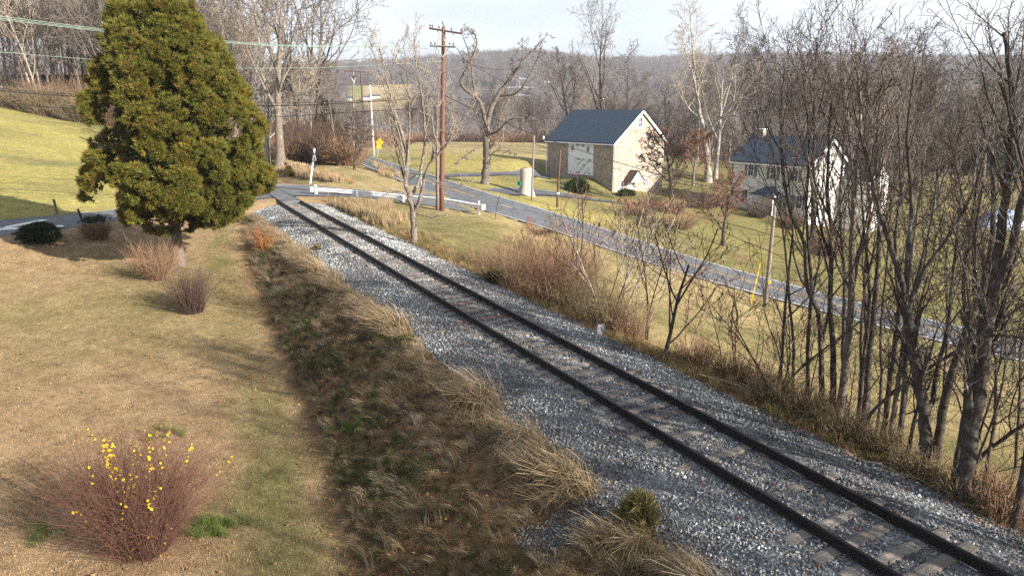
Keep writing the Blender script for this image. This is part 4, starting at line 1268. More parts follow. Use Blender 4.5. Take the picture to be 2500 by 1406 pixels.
# ------------------------------------------------------------------ trees
M_BARK_D = bark('dark_brown_bark', (.028, .022, .019), (.085, .068, .057), (.15, .15, .125))
M_BARK_B = bark('grey_brown_bark', (.085, .066, .052), (.20, .165, .135), (.26, .25, .20))
M_BARK_P = bark('pale_grey_bark', (.15, .135, .115), (.36, .335, .29))
M_TWIG_D = bark('dark_twigs', (.038, .028, .023), (.100, .077, .062))
M_TWIG_B = bark('brown_twigs', (.100, .080, .068), (.205, .172, .148))
M_TWIG_P = bark('pale_tan_twigs', (.20, .165, .130), (.38, .33, .27))
M_TWIG_R = bark('reddish_twigs', (.135, .070, .048), (.26, .15, .105))
M_LEAF_O = tinted('rust_brown_leaves', [(.16, .055, .022), (.26, .095, .03), (.12, .05, .03), (.20, .10, .05)], trans=.3)

class Tubes:
    """collects tapered tubes, then sweeps all of equal size at once"""
    def __init__(s): s.Q = {}
    def add(s, P, rad, k): s.Q.setdefault((len(P), k), []).append((P, rad))
    def mesh(s, name, mat, smooth=True):
        if not s.Q: return mesh_from(name, [], [], mat)
        VV, LL = [], []; nv = 0
        for (n, k), L_ in s.Q.items():
            P = np.array([q[0] for q in L_], float); rad = np.array([q[1] for q in L_], float); m_ = len(L_)
            d = np.empty_like(P); d[:, 1:-1] = P[:, 2:] - P[:, :-2]; d[:, 0] = P[:, 1] - P[:, 0]; d[:, -1] = P[:, -1] - P[:, -2]
            d /= np.linalg.norm(d, axis=2, keepdims=True) + 1e-9
            ref = np.where(np.abs(d[:, :1, 2:]) < .8, np.array([.31, .17, .93]), np.array([1., .2, .1]))
            a = np.cross(d, np.broadcast_to(ref, d.shape)); a /= np.linalg.norm(a, axis=2, keepdims=True) + 1e-9
            b = np.cross(d, a); an = np.arange(k)*2*np.pi/k
            V = P[:, :, None, :] + rad[:, :, None, None]*(a[:, :, None, :]*np.cos(an)[:, None] + b[:, :, None, :]*np.sin(an)[:, None])
            VV.append(V.reshape(-1, 3))
            i = np.arange(n-1)[:, None]*k; j = np.arange(k)[None, :]; j2 = (j+1) % k
            q = np.stack([i+j, i+j2, i+k+j2, i+k+j], -1).reshape(-1)
            LL.append((q[None, :] + (np.arange(m_)*n*k)[:, None]).ravel() + nv); nv += m_*n*k
        L_ = np.concatenate(LL); nq = len(L_)//4
        return mesh_np(name, np.concatenate(VV), L_, np.arange(nq)*4, np.full(nq, 4), mat, smooth)

def rot_about(v, axis, ang):
    c, s_ = math.cos(ang), math.sin(ang); x, y, z = v; a, b, e = axis; k = (a*x + b*y + e*z)*(1-c)
    return np.array([x*c + (b*z-e*y)*s_ + a*k, y*c + (e*x-a*z)*s_ + b*k, z*c + (a*y-b*x)*s_ + e*k])
_NR = np.random.RandomState(1234)
def walk(rs, p, d, L_, n, wander, up_):
    w = _NR.normal(0, wander, (n, 3)); w[:, 2] += up_
    D = np.asarray(d, float) + np.cumsum(w, 0)
    D *= (L_/n) / np.sqrt((D*D).sum(1))[:, None]
    P = np.empty((n+1, 3)); P[0] = p; P[1:] = p + np.cumsum(D, 0)
    return P
class Style:
    def __init__(s, **k):
        s.n = [9, 6, 5, 3]; s.ratio = [.55, .5, .5, .5]; s.ang = [45, 45, 45, 45]; s.wander = [.06, .14, .2, .25, .25]
        s.up = [.02, .10, .08, .05, .03]; s.start = [.35, .25, .2, .2]; s.rmin = .004; s.depth = 4; s.rr = .55; s.taper = .25; s.apical = True
        s.__dict__.update(k)
def sprout(rs, P, rad, lvl, st, out, L_, d_end=None):
    """children along the polyline P"""
    if lvl >= st.depth: return
    n = st.n[min(lvl, len(st.n)-1)]
    n = max(1, int(round(n * (.75 + .5*rs.random()))))
    m_ = len(P)-1
    ga = rs.random()*6.28
    for i in range(n):
        u = st.start[min(lvl, len(st.start)-1)]; u = u + (1-u)*((i + rs.random()*.9)/n)
        u = min(u, .985); x = u*m_; k = int(x); f = x-k
        p = P[k]*(1-f) + P[min(k+1, m_)]*f
        d = P[min(k+1, m_)] - P[k]; d = d / (math.sqrt(d[0]*d[0] + d[1]*d[1] + d[2]*d[2]) + 1e-9)
        r0 = rad[k]*(1-f) + rad[min(k+1, m_)]*f
        ga += 2.4 + rs.gauss(0, .5)
        h = math.hypot(d[0], d[1])
        ax = (1., 0., 0.) if h < .1 else (d[1]/h, -d[0]/h, 0.)
        ax = rot_about(ax, d, ga)
        an = R(st.ang[min(lvl, len(st.ang)-1)] * (.7 + .6*rs.random()))
        cd = rot_about(d, ax, an)
        cl = L_ * st.ratio[min(lvl, len(st.ratio)-1)] * (1.15 - .6*u) * (.7 + .6*rs.random())
        r = max(st.rmin, min(r0*.8, r0*st.rr*(.7 + .5*rs.random())))
        limb(rs, p, cd, cl, r, lvl+1, st, out)
def limb(rs, p, d, L_, r, lvl, st, out):
    n = max(3, min(9, int(L_/.35))) if lvl < 3 else 3
    if lvl == 0: n = max(6, n)
    P = walk(rs, p, d, L_, n, st.wander[min(lvl, len(st.wander)-1)], st.up[min(lvl, len(st.up)-1)])
    rad = np.maximum(st.rmin*(1 if lvl < st.depth else .8), r * (1 - (1-st.taper)*np.linspace(0, 1, n+1)**(1.0 if lvl else .8)))
    out.append((P, rad, lvl))
    sprout(rs, P, rad, lvl, st, out, L_)
def tree_meshes(out, mat_t, mat_c, name='tree', cut=1):
    T, K = Tubes(), Tubes()
    for P, rad, lvl in out:
        k = (9 if rad[0] > .08 else 6) if lvl <= cut else (5 if rad[0] > .03 else (4 if rad[0] > .012 else 3))
        (T if lvl <= cut else K).add(P, rad, k)
    return T.mesh('trunk', mat_t), K.mesh('crown', mat_c)
def flare(P, rad):
    rad = rad.copy(); rad[0] *= 1.45; return rad
def place_tree(name, loc, tm, cm, label, cat='tree', group=None, rz=0, scale=1.0):
    root = empty(name, loc, label, cat, group, rz)
    root.scale = (scale,)*3
    obj('trunk', tm, root); obj('crown', cm, root)
    return root
def auto_tree(seed, H_, r, st, base=(0, 0, 0), d=(0, 0, 1)):
    rs = random.Random(seed); out = []
    b = np.array(base, float) - np.array([0, 0, .4])
    limb(rs, b, np.array(d, float), H_+.4, r, 0, st, out)
    P, rad, l = out[0]; out[0] = (P, flare(P, rad), l)
    return out
def traced(seed, stems, st, root):
    """stems: list of ([(px,py,Y)...], r0, r1) main limbs of one tree; smaller limbs sprout from them. Local to root."""
    rs = random.Random(seed); out = []; o = np.array(tuple(root))
    for pts, r0, r1 in stems:
        W = [Vector(q) if len(q) == 3 and isinstance(q, Vector) else at(*q) for q in pts]
        L_ = resample(catmull(W, 6), max(8, len(W)*4)); P = np.array([tuple(q) for q in L_]) - o
        P[1:-1] += np.array([[rs.gauss(0, r0*.10) for _ in range(3)] for _ in range(len(P)-2)])
        rad = np.linspace(r0, r1, len(P))
        out.append((P, rad, 0 if r0 > .06 else 1))
        ln = float(np.linalg.norm(np.diff(P, axis=0), axis=1).sum())
        sprout(rs, P, rad, 0 if r0 > .06 else 1, st, out, ln*.62)
    return out

ORD = 'first second third fourth fifth sixth seventh eighth ninth tenth eleventh twelfth thirteenth fourteenth fifteenth sixteenth seventeenth eighteenth nineteenth twentieth twenty-first twenty-second twenty-third twenty-fourth twenty-fifth twenty-sixth'.split()

# ---- the thicket on the right of the track: each trunk traced, crowns grown
ST_TH = Style(n=[9, 6, 5, 2], ratio=[.62, .55, .48, .45], ang=[30, 36, 44, 45], wander=[.05, .09, .14, .2], up=[.02, .17, .10, .05], start=[.40, .2, .2, .3], rmin=.0065, depth=3, rr=.5)
ST_TH2 = Style(n=[9, 6, 5, 2], ratio=[.56, .55, .48, .45], ang=[28, 36, 42, 45], wander=[.05, .09, .14, .2], up=[.02, .2, .10, .05], start=[.45, .2, .2, .3], rmin=.006, depth=3, rr=.5)
TH = [  # base px, list of stems [(px,py,dY)], r0, r1 ; label
 ((2346, 1232), [([(2346, 1232, 0), (2365, 1098, 0), (2385, 984, 0), (2408, 819, .1), (2424, 720, .1)], .185, .14), ([(2424, 720, .1), (2440, 600, .2), (2462, 420, .3), (2470, 250, .4), (2450, 80, .6)], .11, .03), ([(2424, 722, .1), (2458, 640, 0), (2490, 520, -.1), (2530, 330, -.2), (2560, 100, -.3)], .10, .03), ([(2408, 819, .1), (2480, 822, -.5), (2560, 850, -.9)], .035, .012)], 'thickest dark trunk at the right edge of the thicket, forking above the road'),
 ((2264, 1165), [([(2264, 1165, 0), (2257, 1012, 0), (2237, 898, 0), (2220, 796, 0), (2212, 740, 0)], .16, .12), ([(2212, 740, 0), (2196, 660, 0), (2160, 560, .2), (2130, 440, .3), (2080, 250, .5)], .07, .02), ([(2212, 742, 0), (2216, 620, .1), (2226, 500, .3), (2215, 330, .4), (2235, 160, .5)], .065, .02), ([(2216, 760, 0), (2250, 670, -.1), (2300, 600, -.2), (2370, 480, -.4), (2420, 330, -.5)], .055, .016), ([(2256, 1000, 0), (2275, 985, .2), (2290, 890, .3), (2315, 790, .4), (2330, 640, .5), (2345, 480, .6)], .07, .02)], 'stout trunk with a broken stub, second from the right in the thicket'),
 ((2284, 1122), [([(2284, 1122, 0), (2305, 984, 0), (2339, 870, 0), (2362, 796, 0), (2396, 716, 0), (2413, 642, 0), (2425, 520, .1), (2420, 330, .2)], .14, .045), ([(2355, 820, 0), (2420, 760, -.4), (2500, 720, -.7)], .05, .018), ([(2362, 796, 0), (2352, 690, .2), (2368, 560, .3), (2390, 420, .4)], .06, .02)], 'dark trunk leaning to the right behind the thickest one'),
 ((2046, 1038), [([(2046, 1038, 0), (2063, 898, 0), (2078, 756, 0), (2080, 585, 0), (2086, 480, .1), (2100, 300, .2), (2090, 150, .3)], .14, .03), ([(2078, 720, 0), (2110, 560, .3), (2150, 400, .4), (2160, 220, .5)], .05, .015)], 'straight grey trunk with lichen, right one of the left-hand pair'),
 ((2032, 1032), [([(2032, 1032, 0), (2035, 870, 0), (2026, 756, 0), (2030, 620, 0), (2020, 450, .2), (2030, 250, .3)], .11, .03), ([(2030, 640, 0), (2000, 540, .2), (1985, 400, .3)], .045, .015)], 'slender trunk close left of the lichen-grey one'),
 ((2012, 1015), [([(2012, 1015, 0), (2004, 870, 0), (1999, 773, 0), (1969, 690, .1), (1965, 600, .2), (1925, 500, .3), (1905, 330, .4), (1915, 180, .5)], .10, .025), ([(2001, 860, 0), (2022, 760, .2), (2025, 640, .3)], .05, .02)], 'crooked trunk at the left end of the thicket bending left'),
 ((2110, 1034), [([(2110, 1034, 0), (2117, 927, 0), (2132, 785, 0), (2143, 642, 0), (2146, 520, 0), (2140, 380, .1), (2150, 200, .2)], .115, .03)], 'dark straight trunk in the gap right of the lichen pair'),
 ((2095, 1050), [([(2095, 1050, 0), (2106, 898, 0), (2123, 728, 0), (2110, 560, .2), (2100, 420, .3)], .075, .02)], 'thin dark trunk leaning against the straight dark one'),
 ((2157, 1080), [([(2157, 1080, 0), (2169, 955, 0), (2186, 841, 0), (2194, 739, 0), (2185, 600, .1), (2200, 440, .2), (2190, 280, .3)], .085, .02)], 'thin greyish trunk left of the lichen-spotted sapling'),
 ((2169, 1100), [([(2169, 1100, 0), (2186, 984, 0), (2200, 887, 0), (2206, 819, 0), (2220, 680, .1), (2240, 520, .2), (2260, 350, .3)], .085, .02)], 'lichen-spotted slim sapling in the middle of the thicket'),
 ((2191, 1118), [([(2191, 1118, 0), (2205, 980, 0), (2214, 841, 0), (2235, 700, .1), (2270, 560, .2), (2290, 400, .3)], .080, .02)], 'slim dark sapling just left of the stout trunk'),
 ((2322, 1205), [([(2322, 1205, 0), (2345, 1069, 0), (2365, 944, 0), (2382, 893, 0), (2395, 760, .1), (2380, 600, .2), (2400, 450, .3)], .075, .02)], 'thin bent sapling between the leaning trunk and the thickest trunk'),
 ((2215, 1125), [([(2215, 1125, 0), (2228, 1046, 0), (2243, 984, .2), (2250, 880, .4)], .07, .025)], 'short curved sapling left of the stout trunk'),
 ((2140, 1065), [([(2140, 1065, .3), (2152, 930, .3), (2150, 800, .3), (2165, 640, .3), (2175, 480, .3)], .055, .015)], 'thinnest upright sapling in the gap of the thicket'),
 ((1978, 1000), [([(1978, 1000, 0), (1972, 850, 0), (1980, 700, .1), (1968, 520, .2), (1975, 350, .3), (1960, 180, .4)], .075, .02), ([(1975, 760, 0), (2005, 600, .2), (2010, 420, .3)], .035, .012)], 'upright sapling in front of the farmhouse corner, left of the crooked trunk'),
 ((1932, 985), [([(1932, 985, .3), (1938, 850, .3), (1925, 700, .3), (1935, 540, .4), (1915, 380, .5)], .06, .015)], 'lone thin stem at the far left end of the thicket'),
 ((2066, 1020), [([(2066, 1020, .8), (2058, 860, .8), (2062, 700, .8), (2050, 500, .9), (2062, 320, 1.0), (2050, 150, 1.1)], .085, .02), ([(2060, 640, .8), (2020, 500, 1.0), (2005, 330, 1.2)], .04, .012)], 'dark stem behind the lichen-grey pair'),
 ((2125, 1040), [([(2125, 1040, 1.0), (2120, 880, 1.0), (2110, 700, 1.0), (2122, 520, 1.1), (2112, 330, 1.2), (2120, 160, 1.3)], .075, .018)], 'slim stem behind the straight dark trunk'),
 ((2470, 1300), [([(2490, 1290, .3), (2500, 1150, .3), (2520, 980, .3), (2540, 700, .3), (2500, 420, .3), (2440, 200, .4)], .09, .02)], 'sapling at the very right edge of the picture'),
]
for i, (bpx, stems, lb) in enumerate(TH):
    p = foot(*bpx)
    S_ = []
    for j, (pts, r0, r1) in enumerate(stems):
        q = [(x, y, p.y + dy) for x, y, dy in pts]
        W = [at(*a) for a in q]
        if j == 0: W[0] = p - up*.4
        S_.append((W, r0*.86, r1*.86))
    out = traced(100+i, S_, ST_TH if len(stems) > 1 or i < 3 else ST_TH2, p)
    P, rad, l = out[0]; rr_ = rad.copy(); rr_[:2] *= (1.4, 1.15); out[0] = (P, rr_, l)
    tm, cm = tree_meshes(out, M_BARK_D if i not in (3, 9) else M_BARK_B, M_TWIG_D if i % 3 else M_TWIG_B)
    place_tree('thicket_tree', p, tm, cm, lb, 'tree', 'bare trees of the thicket by the track')
# low saplings and dead twigs filling the thicket and its far side
ST_BR = Style(n=[9, 6, 4, 2], ratio=[.5, .5, .5, .5], ang=[42, 45, 45, 45], wander=[.10, .18, .2, .2], up=[.02, .08, .05, 0], start=[.2, .15, .15, .2], rmin=.005, depth=3, rr=.5)
saps = []
for k in range(5):
    out = auto_tree(300+k, 3.2 + k*.5, .028 + .004*k, ST_BR); saps.append(tree_meshes(out, M_TWIG_D, M_TWIG_D))
rs = random.Random(77)
TS_ = sorted(rs.uniform(.2, 8.5) for _ in range(26))
for k in range(26):
    t_, s_ = TS_[k], rs.uniform(3.9, 7.5)
    q = tp(t_, s_); tm, cm = saps[k % 5]
    place_tree('sapling', G(q.x, q.y), tm, cm, '%s thin sapling counted from the lower end of the thicket' % ORD[k], 'sapling', 'saplings under the thicket', rs.random()*6.28, rs.uniform(.7, 1.5))

# ---- lone tree in front of the tall pole
p = foot(1011, 597); Yl = p.y
ST_L = Style(n=[8, 7, 4, 2], ratio=[.42, .45, .5, .5], ang=[38, 40, 42, 45], wander=[.05, .10, .14, .2], up=[.03, .22, .12, .05], start=[.35, .15, .2, .2], rmin=.009, depth=4, rr=.5)
stems = [([(1011, 600, 0), (1010, 560, 0), (1008, 515, 0), (1000, 480, 0), (990, 448, 0), (992, 420, 0), (995, 380, .1), (985, 340, .2), (965, 280, .3), (945, 200, .3), (925, 120, .3)], .20, .03),
         ([(1010, 515, 0), (1025, 490, -.2), (1035, 440, -.3), (1050, 400, -.4), (1085, 360, -.6), (1120, 310, -.8), (1160, 250, -.9)], .12, .02),
         ([(1003, 478, 0), (1020, 450, .3), (1030, 400, .5), (1038, 330, .6), (1030, 240, .7), (1015, 150, .7), (1010, 80, .7)], .10, .02),
         ([(992, 440, 0), (975, 330, -.3), (950, 250, -.4), (930, 190, -.5), (908, 110, -.5)], .07, .015),
         ([(994, 400, 0), (1000, 310, .1), (995, 200, .2), (985, 110, .3)], .07, .015),
         ([(1030, 440, -.3), (1060, 370, -.3), (1068, 280, -.3), (1070, 170, -.3), (1060, 110, -.3)], .06, .015),
         ([(1009, 512, 0), (985, 470, -.7), (950, 470, -1.0), (920, 490, -1.3)], .05, .012), ([(1015, 520, 0), (1050, 530, -.6), (1090, 525, -1.0)], .04, .012),
         ([(992, 445, 0), (960, 420, -.4), (950, 400, -.6), (935, 395, -.7)], .045, .012), ([(1000, 440, 0), (1030, 425, -.3), (1100, 460, -.8), (1150, 440, -1.0)], .045, .012)]
S_ = []
for j, (pts, r0, r1) in enumerate(stems):
    W = [at(x, y, Yl + dy) for x, y, dy in pts]
    if j == 0: W[0] = p - up*.3
    S_.append((W, r0, r1))
out = traced(11, S_, ST_L, p); P, rad, l = out[0]; rad = rad.copy(); rad[:2] *= (1.35, 1.1); out[0] = (P, rad, l)
tm, cm = tree_meshes(out, M_BARK_B, M_TWIG_P); place_tree('bare_tree', p, tm, cm, 'bare vase-shaped tree on the grass just left of the tall red-brown pole')

# ---- forked tree by the lane
p = foot(1184, 450); Yl = p.y
ST_F = Style(n=[5, 5, 4, 3], ratio=[.40, .45, .5, .5], ang=[45, 50, 50, 45], wander=[.08, .20, .25, .25], up=[.03, .10, .06, .03], start=[.35, .2, .2, .2], rmin=.022, depth=4, rr=.5)
stems = [([(1184, 455, 0), (1186, 420, 0), (1188, 370, 0), (1186, 330, 0), (1188, 305, 0)], .50, .36),
         ([(1188, 310, 0), (1196, 275, 0), (1215, 235, .3), (1250, 185, .5), (1285, 140, .6), (1330, 95, .8)], .30, .05), ([(1188, 308, 0), (1180, 275, 0), (1165, 240, -.3), (1125, 205, -.6), (1150, 150, -.5), (1165, 100, -.3), (1150, 70, -.3)], .27, .05),
         ([(1165, 242, -.3), (1155, 200, .4), (1148, 140, .8), (1130, 90, 1.0)], .15, .04), ([(1215, 235, .3), (1265, 225, -.5), (1300, 170, -1), (1322, 120, -1)], .15, .04),
         ([(1190, 330, 0), (1215, 320, -1), (1250, 290, -2), (1310, 292, -2.5)], .14, .04), ([(1184, 350, 0), (1150, 370, -1), (1120, 395, -2)], .08, .03), ([(1192, 385, 0), (1215, 368, -.8), (1260, 375, -1.4)], .07, .03)]
S_ = []
for j, (pts, r0, r1) in enumerate(stems):
    W = [at(x, y, Yl + dy) for x, y, dy in pts]
    if j == 0: W[0] = p - up*.3
    S_.append((W, r0, r1))
out = traced(12, S_, ST_F, p); P, rad, l = out[0]; rad = rad.copy(); rad[:2] *= (1.3, 1.1); out[0] = (P, rad, l)
tm, cm = tree_meshes(out, M_BARK_B, M_TWIG_B); place_tree('bare_tree', p, tm, cm, 'forked bare tree with crooked limbs on the lawn behind the main road')

# ---- sumacs beyond the track
M_SEED = tinted('dark_red_seed_heads', [(.075, .020, .015), (.11, .030, .022), (.05, .018, .014)], .9)
ST_S = Style(n=[5, 4, 3, 2], ratio=[.50, .55, .6, .5], ang=[40, 40, 38, 35], wander=[.07, .12, .14, .14], up=[.02, .16, .14, .10], start=[.35, .3, .3, .4], rmin=.008, depth=3, rr=.6, taper=.45)
def cones(tips, seed, size):
    rs = random.Random(seed); V = []; F = []
    for p, d in tips:
        b = len(V); n = 6; s_ = size*rs.uniform(.6, 1.3)
        for r, h in ((.25, 0), (.42, .3), (.36, .65), (.08, 1.0)):
            for k in range(n):
                a = 6.283*k/n; V.append((p[0] + math.cos(a)*r*s_*.6, p[1] + math.sin(a)*r*s_*.6, p[2] + (h-.35)*s_*1.5))
        for i in range(3):
            for k in range(n): j = (k+1) % n; F.append((b+i*n+k, b+i*n+j, b+(i+1)*n+j, b+(i+1)*n+k))
        F.append(tuple(b+k for k in range(n))[::-1]); F.append(tuple(b+3*n+k for k in range(n)))
    return mesh_from('seed_heads', V, F, M_SEED, True)
def sumac(px, py, top, seed, label, stems=1, lean=0, r=.045, mats=(None, None), cone=True, Y=None, st=None):
    p = foot(px, py, Y=Y); rs = random.Random(seed); out = []
    Ht = at(px, top, p.y).z - p.z
    for k in range(stems):
        a = rs.random()*6.28; tilt = .12 + .10*k if stems > 1 else .05
        d = np.array([math.cos(a)*tilt + lean, math.sin(a)*tilt, 1.0]); d /= np.linalg.norm(d)
        P0 = np.array([math.cos(a)*.10*k, math.sin(a)*.10*k, -.3])
        limb(rs, P0, d, Ht*rs.uniform(.80, 1.0), r*rs.uniform(.8, 1.1), 0, st or ST_S, out)
    tm, cm = tree_meshes(out, mats[0] or M_BARK_D, mats[1] or M_TWIG_D)
    root = place_tree('sumac_tree', p, tm, cm, label, 'small tree', 'sumacs beyond the track')
    if cone:
        tips = [(P[-1], P[-1]-P[-2]) for P, rad, l in out if l == 3]
        rs.shuffle(tips)
        tag(obj('seed_heads', cones(tips[:26], seed, .075), root), kind='stuff')
    return root
sumac(1622, 878, 590, 21, 'dark sumac with a short bare bole and wide fork above the track', 1, 0, .075, cone=True, st=Style(n=[7, 4, 3, 2], ratio=[.80, .5, .55, .5], ang=[38, 38, 40, 35], wander=[.06, .09, .12, .14], up=[.02, .14, .12, .10], start=[.14, .3, .3, .4], rmin=.008, depth=3, rr=.62, taper=.45))
sumac(1490, 800, 430, 22, 'tall multi-stemmed sumac with pale lower stems', 4, 0, .05, (M_TWIG_P, M_TWIG_D))
sumac(1425, 740, 470, 23, 'reddish sumac leaning over the brush left of the pale-stemmed one', 2, -.10, .05, (M_BARK_D, M_TWIG_R))
sumac(1350, 700, 520, 24, 'low sumac full of seed heads above the brown brush', 3, -.25, .035, (M_TWIG_R, M_TWIG_R))
sumac(1545, 815, 560, 25, 'short tan-stemmed sumac clump between the two tall ones', 4, .05, .028, (M_TWIG_P, M_TWIG_P))
sumac(1465, 770, 500, 26, 'thin sumac behind the pale-stemmed one', 2, .05, .035, (M_TWIG_D, M_TWIG_R))
sumac(1580, 830, 490, 27, 'slim sumac standing behind the wide-forked one', 2, .05, .035, (M_TWIG_D, M_TWIG_B))
sumac(1680, 860, 600, 28, 'spindly reddish sapling right of the wide-forked sumac', 2, .05, .025, (M_TWIG_R, M_TWIG_R), False)
sumac(1800, 925, 640, 29, 'twiggy reddish sapling below the yellow-banded pole', 2, .02, .035, (M_TWIG_R, M_TWIG_R), False)
sumac(1765, 905, 660, 30, 'thin dark sapling left of the twiggy reddish one', 1, .0, .03, (M_TWIG_D, M_TWIG_D), False)
sumac(1290, 680, 560, 31, 'leftmost small sumac in the brown brush', 2, -.2, .03, (M_TWIG_R, M_TWIG_R))
sumac(1900, 975, 700, 32, 'leafless sapling with arching twigs left of the thicket', 3, -.1, .028, (M_TWIG_D, M_TWIG_R), False)
# trees of the same thicket going on to the right, beside the camera; they shade the near ballast
tm_cm = []
for k in range(3):
    out = auto_tree(500+k, 9.5+k, .13, Style(n=[10, 5, 4, 2], ratio=[.36, .48, .5, .5], ang=[42, 42, 48, 45], wander=[.03, .12, .18, .22], up=[.02, .14, .10, .05], start=[.25, .15, .15, .2], rmin=.009, depth=4, rr=.45))
    tm_cm.append(tree_meshes(out, M_BARK_D, M_TWIG_D))
rs = random.Random(9)
for k, (t_, s_) in enumerate([(-1.2, 4.6), (-2.6, 5.6), (-4.2, 4.4), (-5.6, 5.8), (-7.4, 4.6), (-9.2, 5.4), (-10.4, 4.2), (-11.5, 5.6), (-12.8, 4.4), (-14.2, 5.4), (-15.6, 4.5), (-17.2, 5.6), (-13.4, 7.0), (-10.8, 7.2)]):
    q = tp(t_, s_); tm, cm = tm_cm[k % 3]
    place_tree('thicket_tree', G(q.x, q.y), tm, cm, '%s thicket tree beyond the right edge of the picture' % ORD[k], 'tree', 'thicket trees beyond the right edge', rs.random()*6.28, rs.uniform(.85, 1.1))

# ---- the big cedar
def blades(rs, n, length, width, spread):
    """one spray: n thin pointed triangles fanning up and out from the origin (+Z outward)"""
    V = []
    for i in range(n):
        a = rs.rand()*2*np.pi; e = rs.rand()**.6*spread; L_ = length*(.55+.6*rs.rand()); w = width*(.6+.8*rs.rand())
        o = np.array([np.cos(rs.rand()*6.3), np.sin(rs.rand()*6.3), 0])*length*.18*rs.rand() + np.array([0, 0, length*.25*rs.rand()])
        d = np.array([np.cos(a)*np.sin(e), np.sin(a)*np.sin(e), np.cos(e)])
        s_ = np.cross(d, rs.randn(3)); s_ /= np.linalg.norm(s_)
        V += [o - s_*w, o + s_*w, o + d*L_*.6 + s_*w*.8, o + d*L_]
    return np.array(V)
def spray_mesh(name, C_, D_, S_, templ, rs, mat, TINT=None):
    """many sprays as one mesh: centres, outward directions, sizes"""
    n = len(C_); m_ = len(templ[0])
    D_ = D_ / (np.linalg.norm(D_, axis=1)[:, None] + 1e-9)
    r = rs.randn(n, 3); a = np.cross(D_, r); a /= np.linalg.norm(a, axis=1)[:, None]; b = np.cross(D_, a)
    idx = rs.randint(0, len(templ), n)
    T = np.stack(templ)[idx] * S_[:, None, None]
    V = C_[:, None, :] + T[:, :, 0:1]*a[:, None, :] + T[:, :, 1:2]*b[:, None, :] + T[:, :, 2:3]*D_[:, None, :]
    V = V.reshape(-1, 3); nq = len(V)//4
    me = mesh_np(name, V, np.arange(nq*4), np.arange(nq)*4, np.full(nq, 4), mat, False)
    if TINT is not None:
        ca = me.color_attributes.new('tint', 'FLOAT_COLOR', 'POINT')
        t_ = np.repeat(TINT, m_, 0); ca.data.foreach_set('color', np.concatenate([t_, np.ones((len(t_), 1))], 1).astype(np.float32).ravel())
    return me
def foliage_mat(name, trans=.25):
    m, nt, bs = nt_new(name)
    a = N(nt, 'ShaderNodeAttribute', attribute_name='tint')
    g = N(nt, 'ShaderNodeNewGeometry')
    mr = N(nt, 'ShaderNodeMapRange'); mr.inputs['To Min'].default_value = .6; mr.inputs['To Max'].default_value = 1.4
    nt.links.new(g.outputs['Random Per Island'], mr.inputs['Value'])
    hv = N(nt, 'ShaderNodeHueSaturation'); nt.links.new(a.outputs['Color'], hv.inputs['Color']); nt.links.new(mr.outputs['Result'], hv.inputs['Value'])
    nt.links.new(hv.outputs['Color'], bs.inputs['Base Color'])
    bs.inputs['Roughness'].default_value = .75; bs.inputs['Specular IOR Level'].default_value = .2
    t = N(nt, 'ShaderNodeBsdfTranslucent'); mx = N(nt, 'ShaderNodeMixShader'); mx.inputs[0].default_value = trans
    nt.links.new(hv.outputs['Color'], t.inputs['Color'])
    nt.links.new(bs.outputs[0], mx.inputs[1]); nt.links.new(t.outputs[0], mx.inputs[2])
    nt.links.new(mx.outputs[0], nt.nodes['Material Output'].inputs['Surface'])
    return m
M_FOL = foliage_mat('evergreen_foliage')
rs = np.random.RandomState(4)
templ = [blades(rs, 30, .30, .017, 1.05) for _ in range(6)]
p = foot(438, 648); Yc = p.y; k_ = Yc/FPX
zz = lambda y: at(430, y, Yc).z - p.z
prof_c = [(6, .35, 425), (25, 1.1, 428), (45, 1.55, 428), (80, 2.05, 428), (130, 2.45, 428), (180, 3.1, 425), (230, 3.6, 424), (300, 4.15, 428), (380, 4.35, 430), (440, 4.35, 430), (470, 4.1, 428), (500, 3.4, 430), (525, 2.3, 424), (548, 1.0, 400)]
pz_ = np.array([zz(q[0]) for q in prof_c])[::-1]; pr_ = np.array([q[1] for q in prof_c])[::-1]; pc_ = np.array([(q[2]-438)*k_ for q in prof_c])[::-1]
CL, CD, CS, CT = [], [], [], []
big_l = []
for i in range(210):
    z = pz_[0] + (pz_[-1]-pz_[0]) * (rs.rand()**1.1)
    r = np.interp(z, pz_, pr_)*.88; a = rs.rand()*2*np.pi
    lob = (.36 + .58*rs.rand()**1.5)*min(1, .35 + r/3.2)
    q = max(.0, r - lob*(.30+.65*rs.rand()))
    big_l.append((np.array([np.interp(z, pz_, pc_) + .75 + math.cos(a)*q, math.sin(a)*q, z]), np.array([math.cos(a), math.sin(a), .25]), lob))
for zt_, dx in ((zz(2), -1.0), (zz(-3), .45), (zz(10), .0), (zz(14), -1.55), (zz(20), 1.3)):     # leaders at the top
    for j in range(3): big_l.append((np.array([.75 + (412-438)*k_ + dx + .1*rs.randn(), .3*rs.randn(), zt_ - .25 - .4*j]), np.array([0, 0, 1.]), .26 + .16*j))
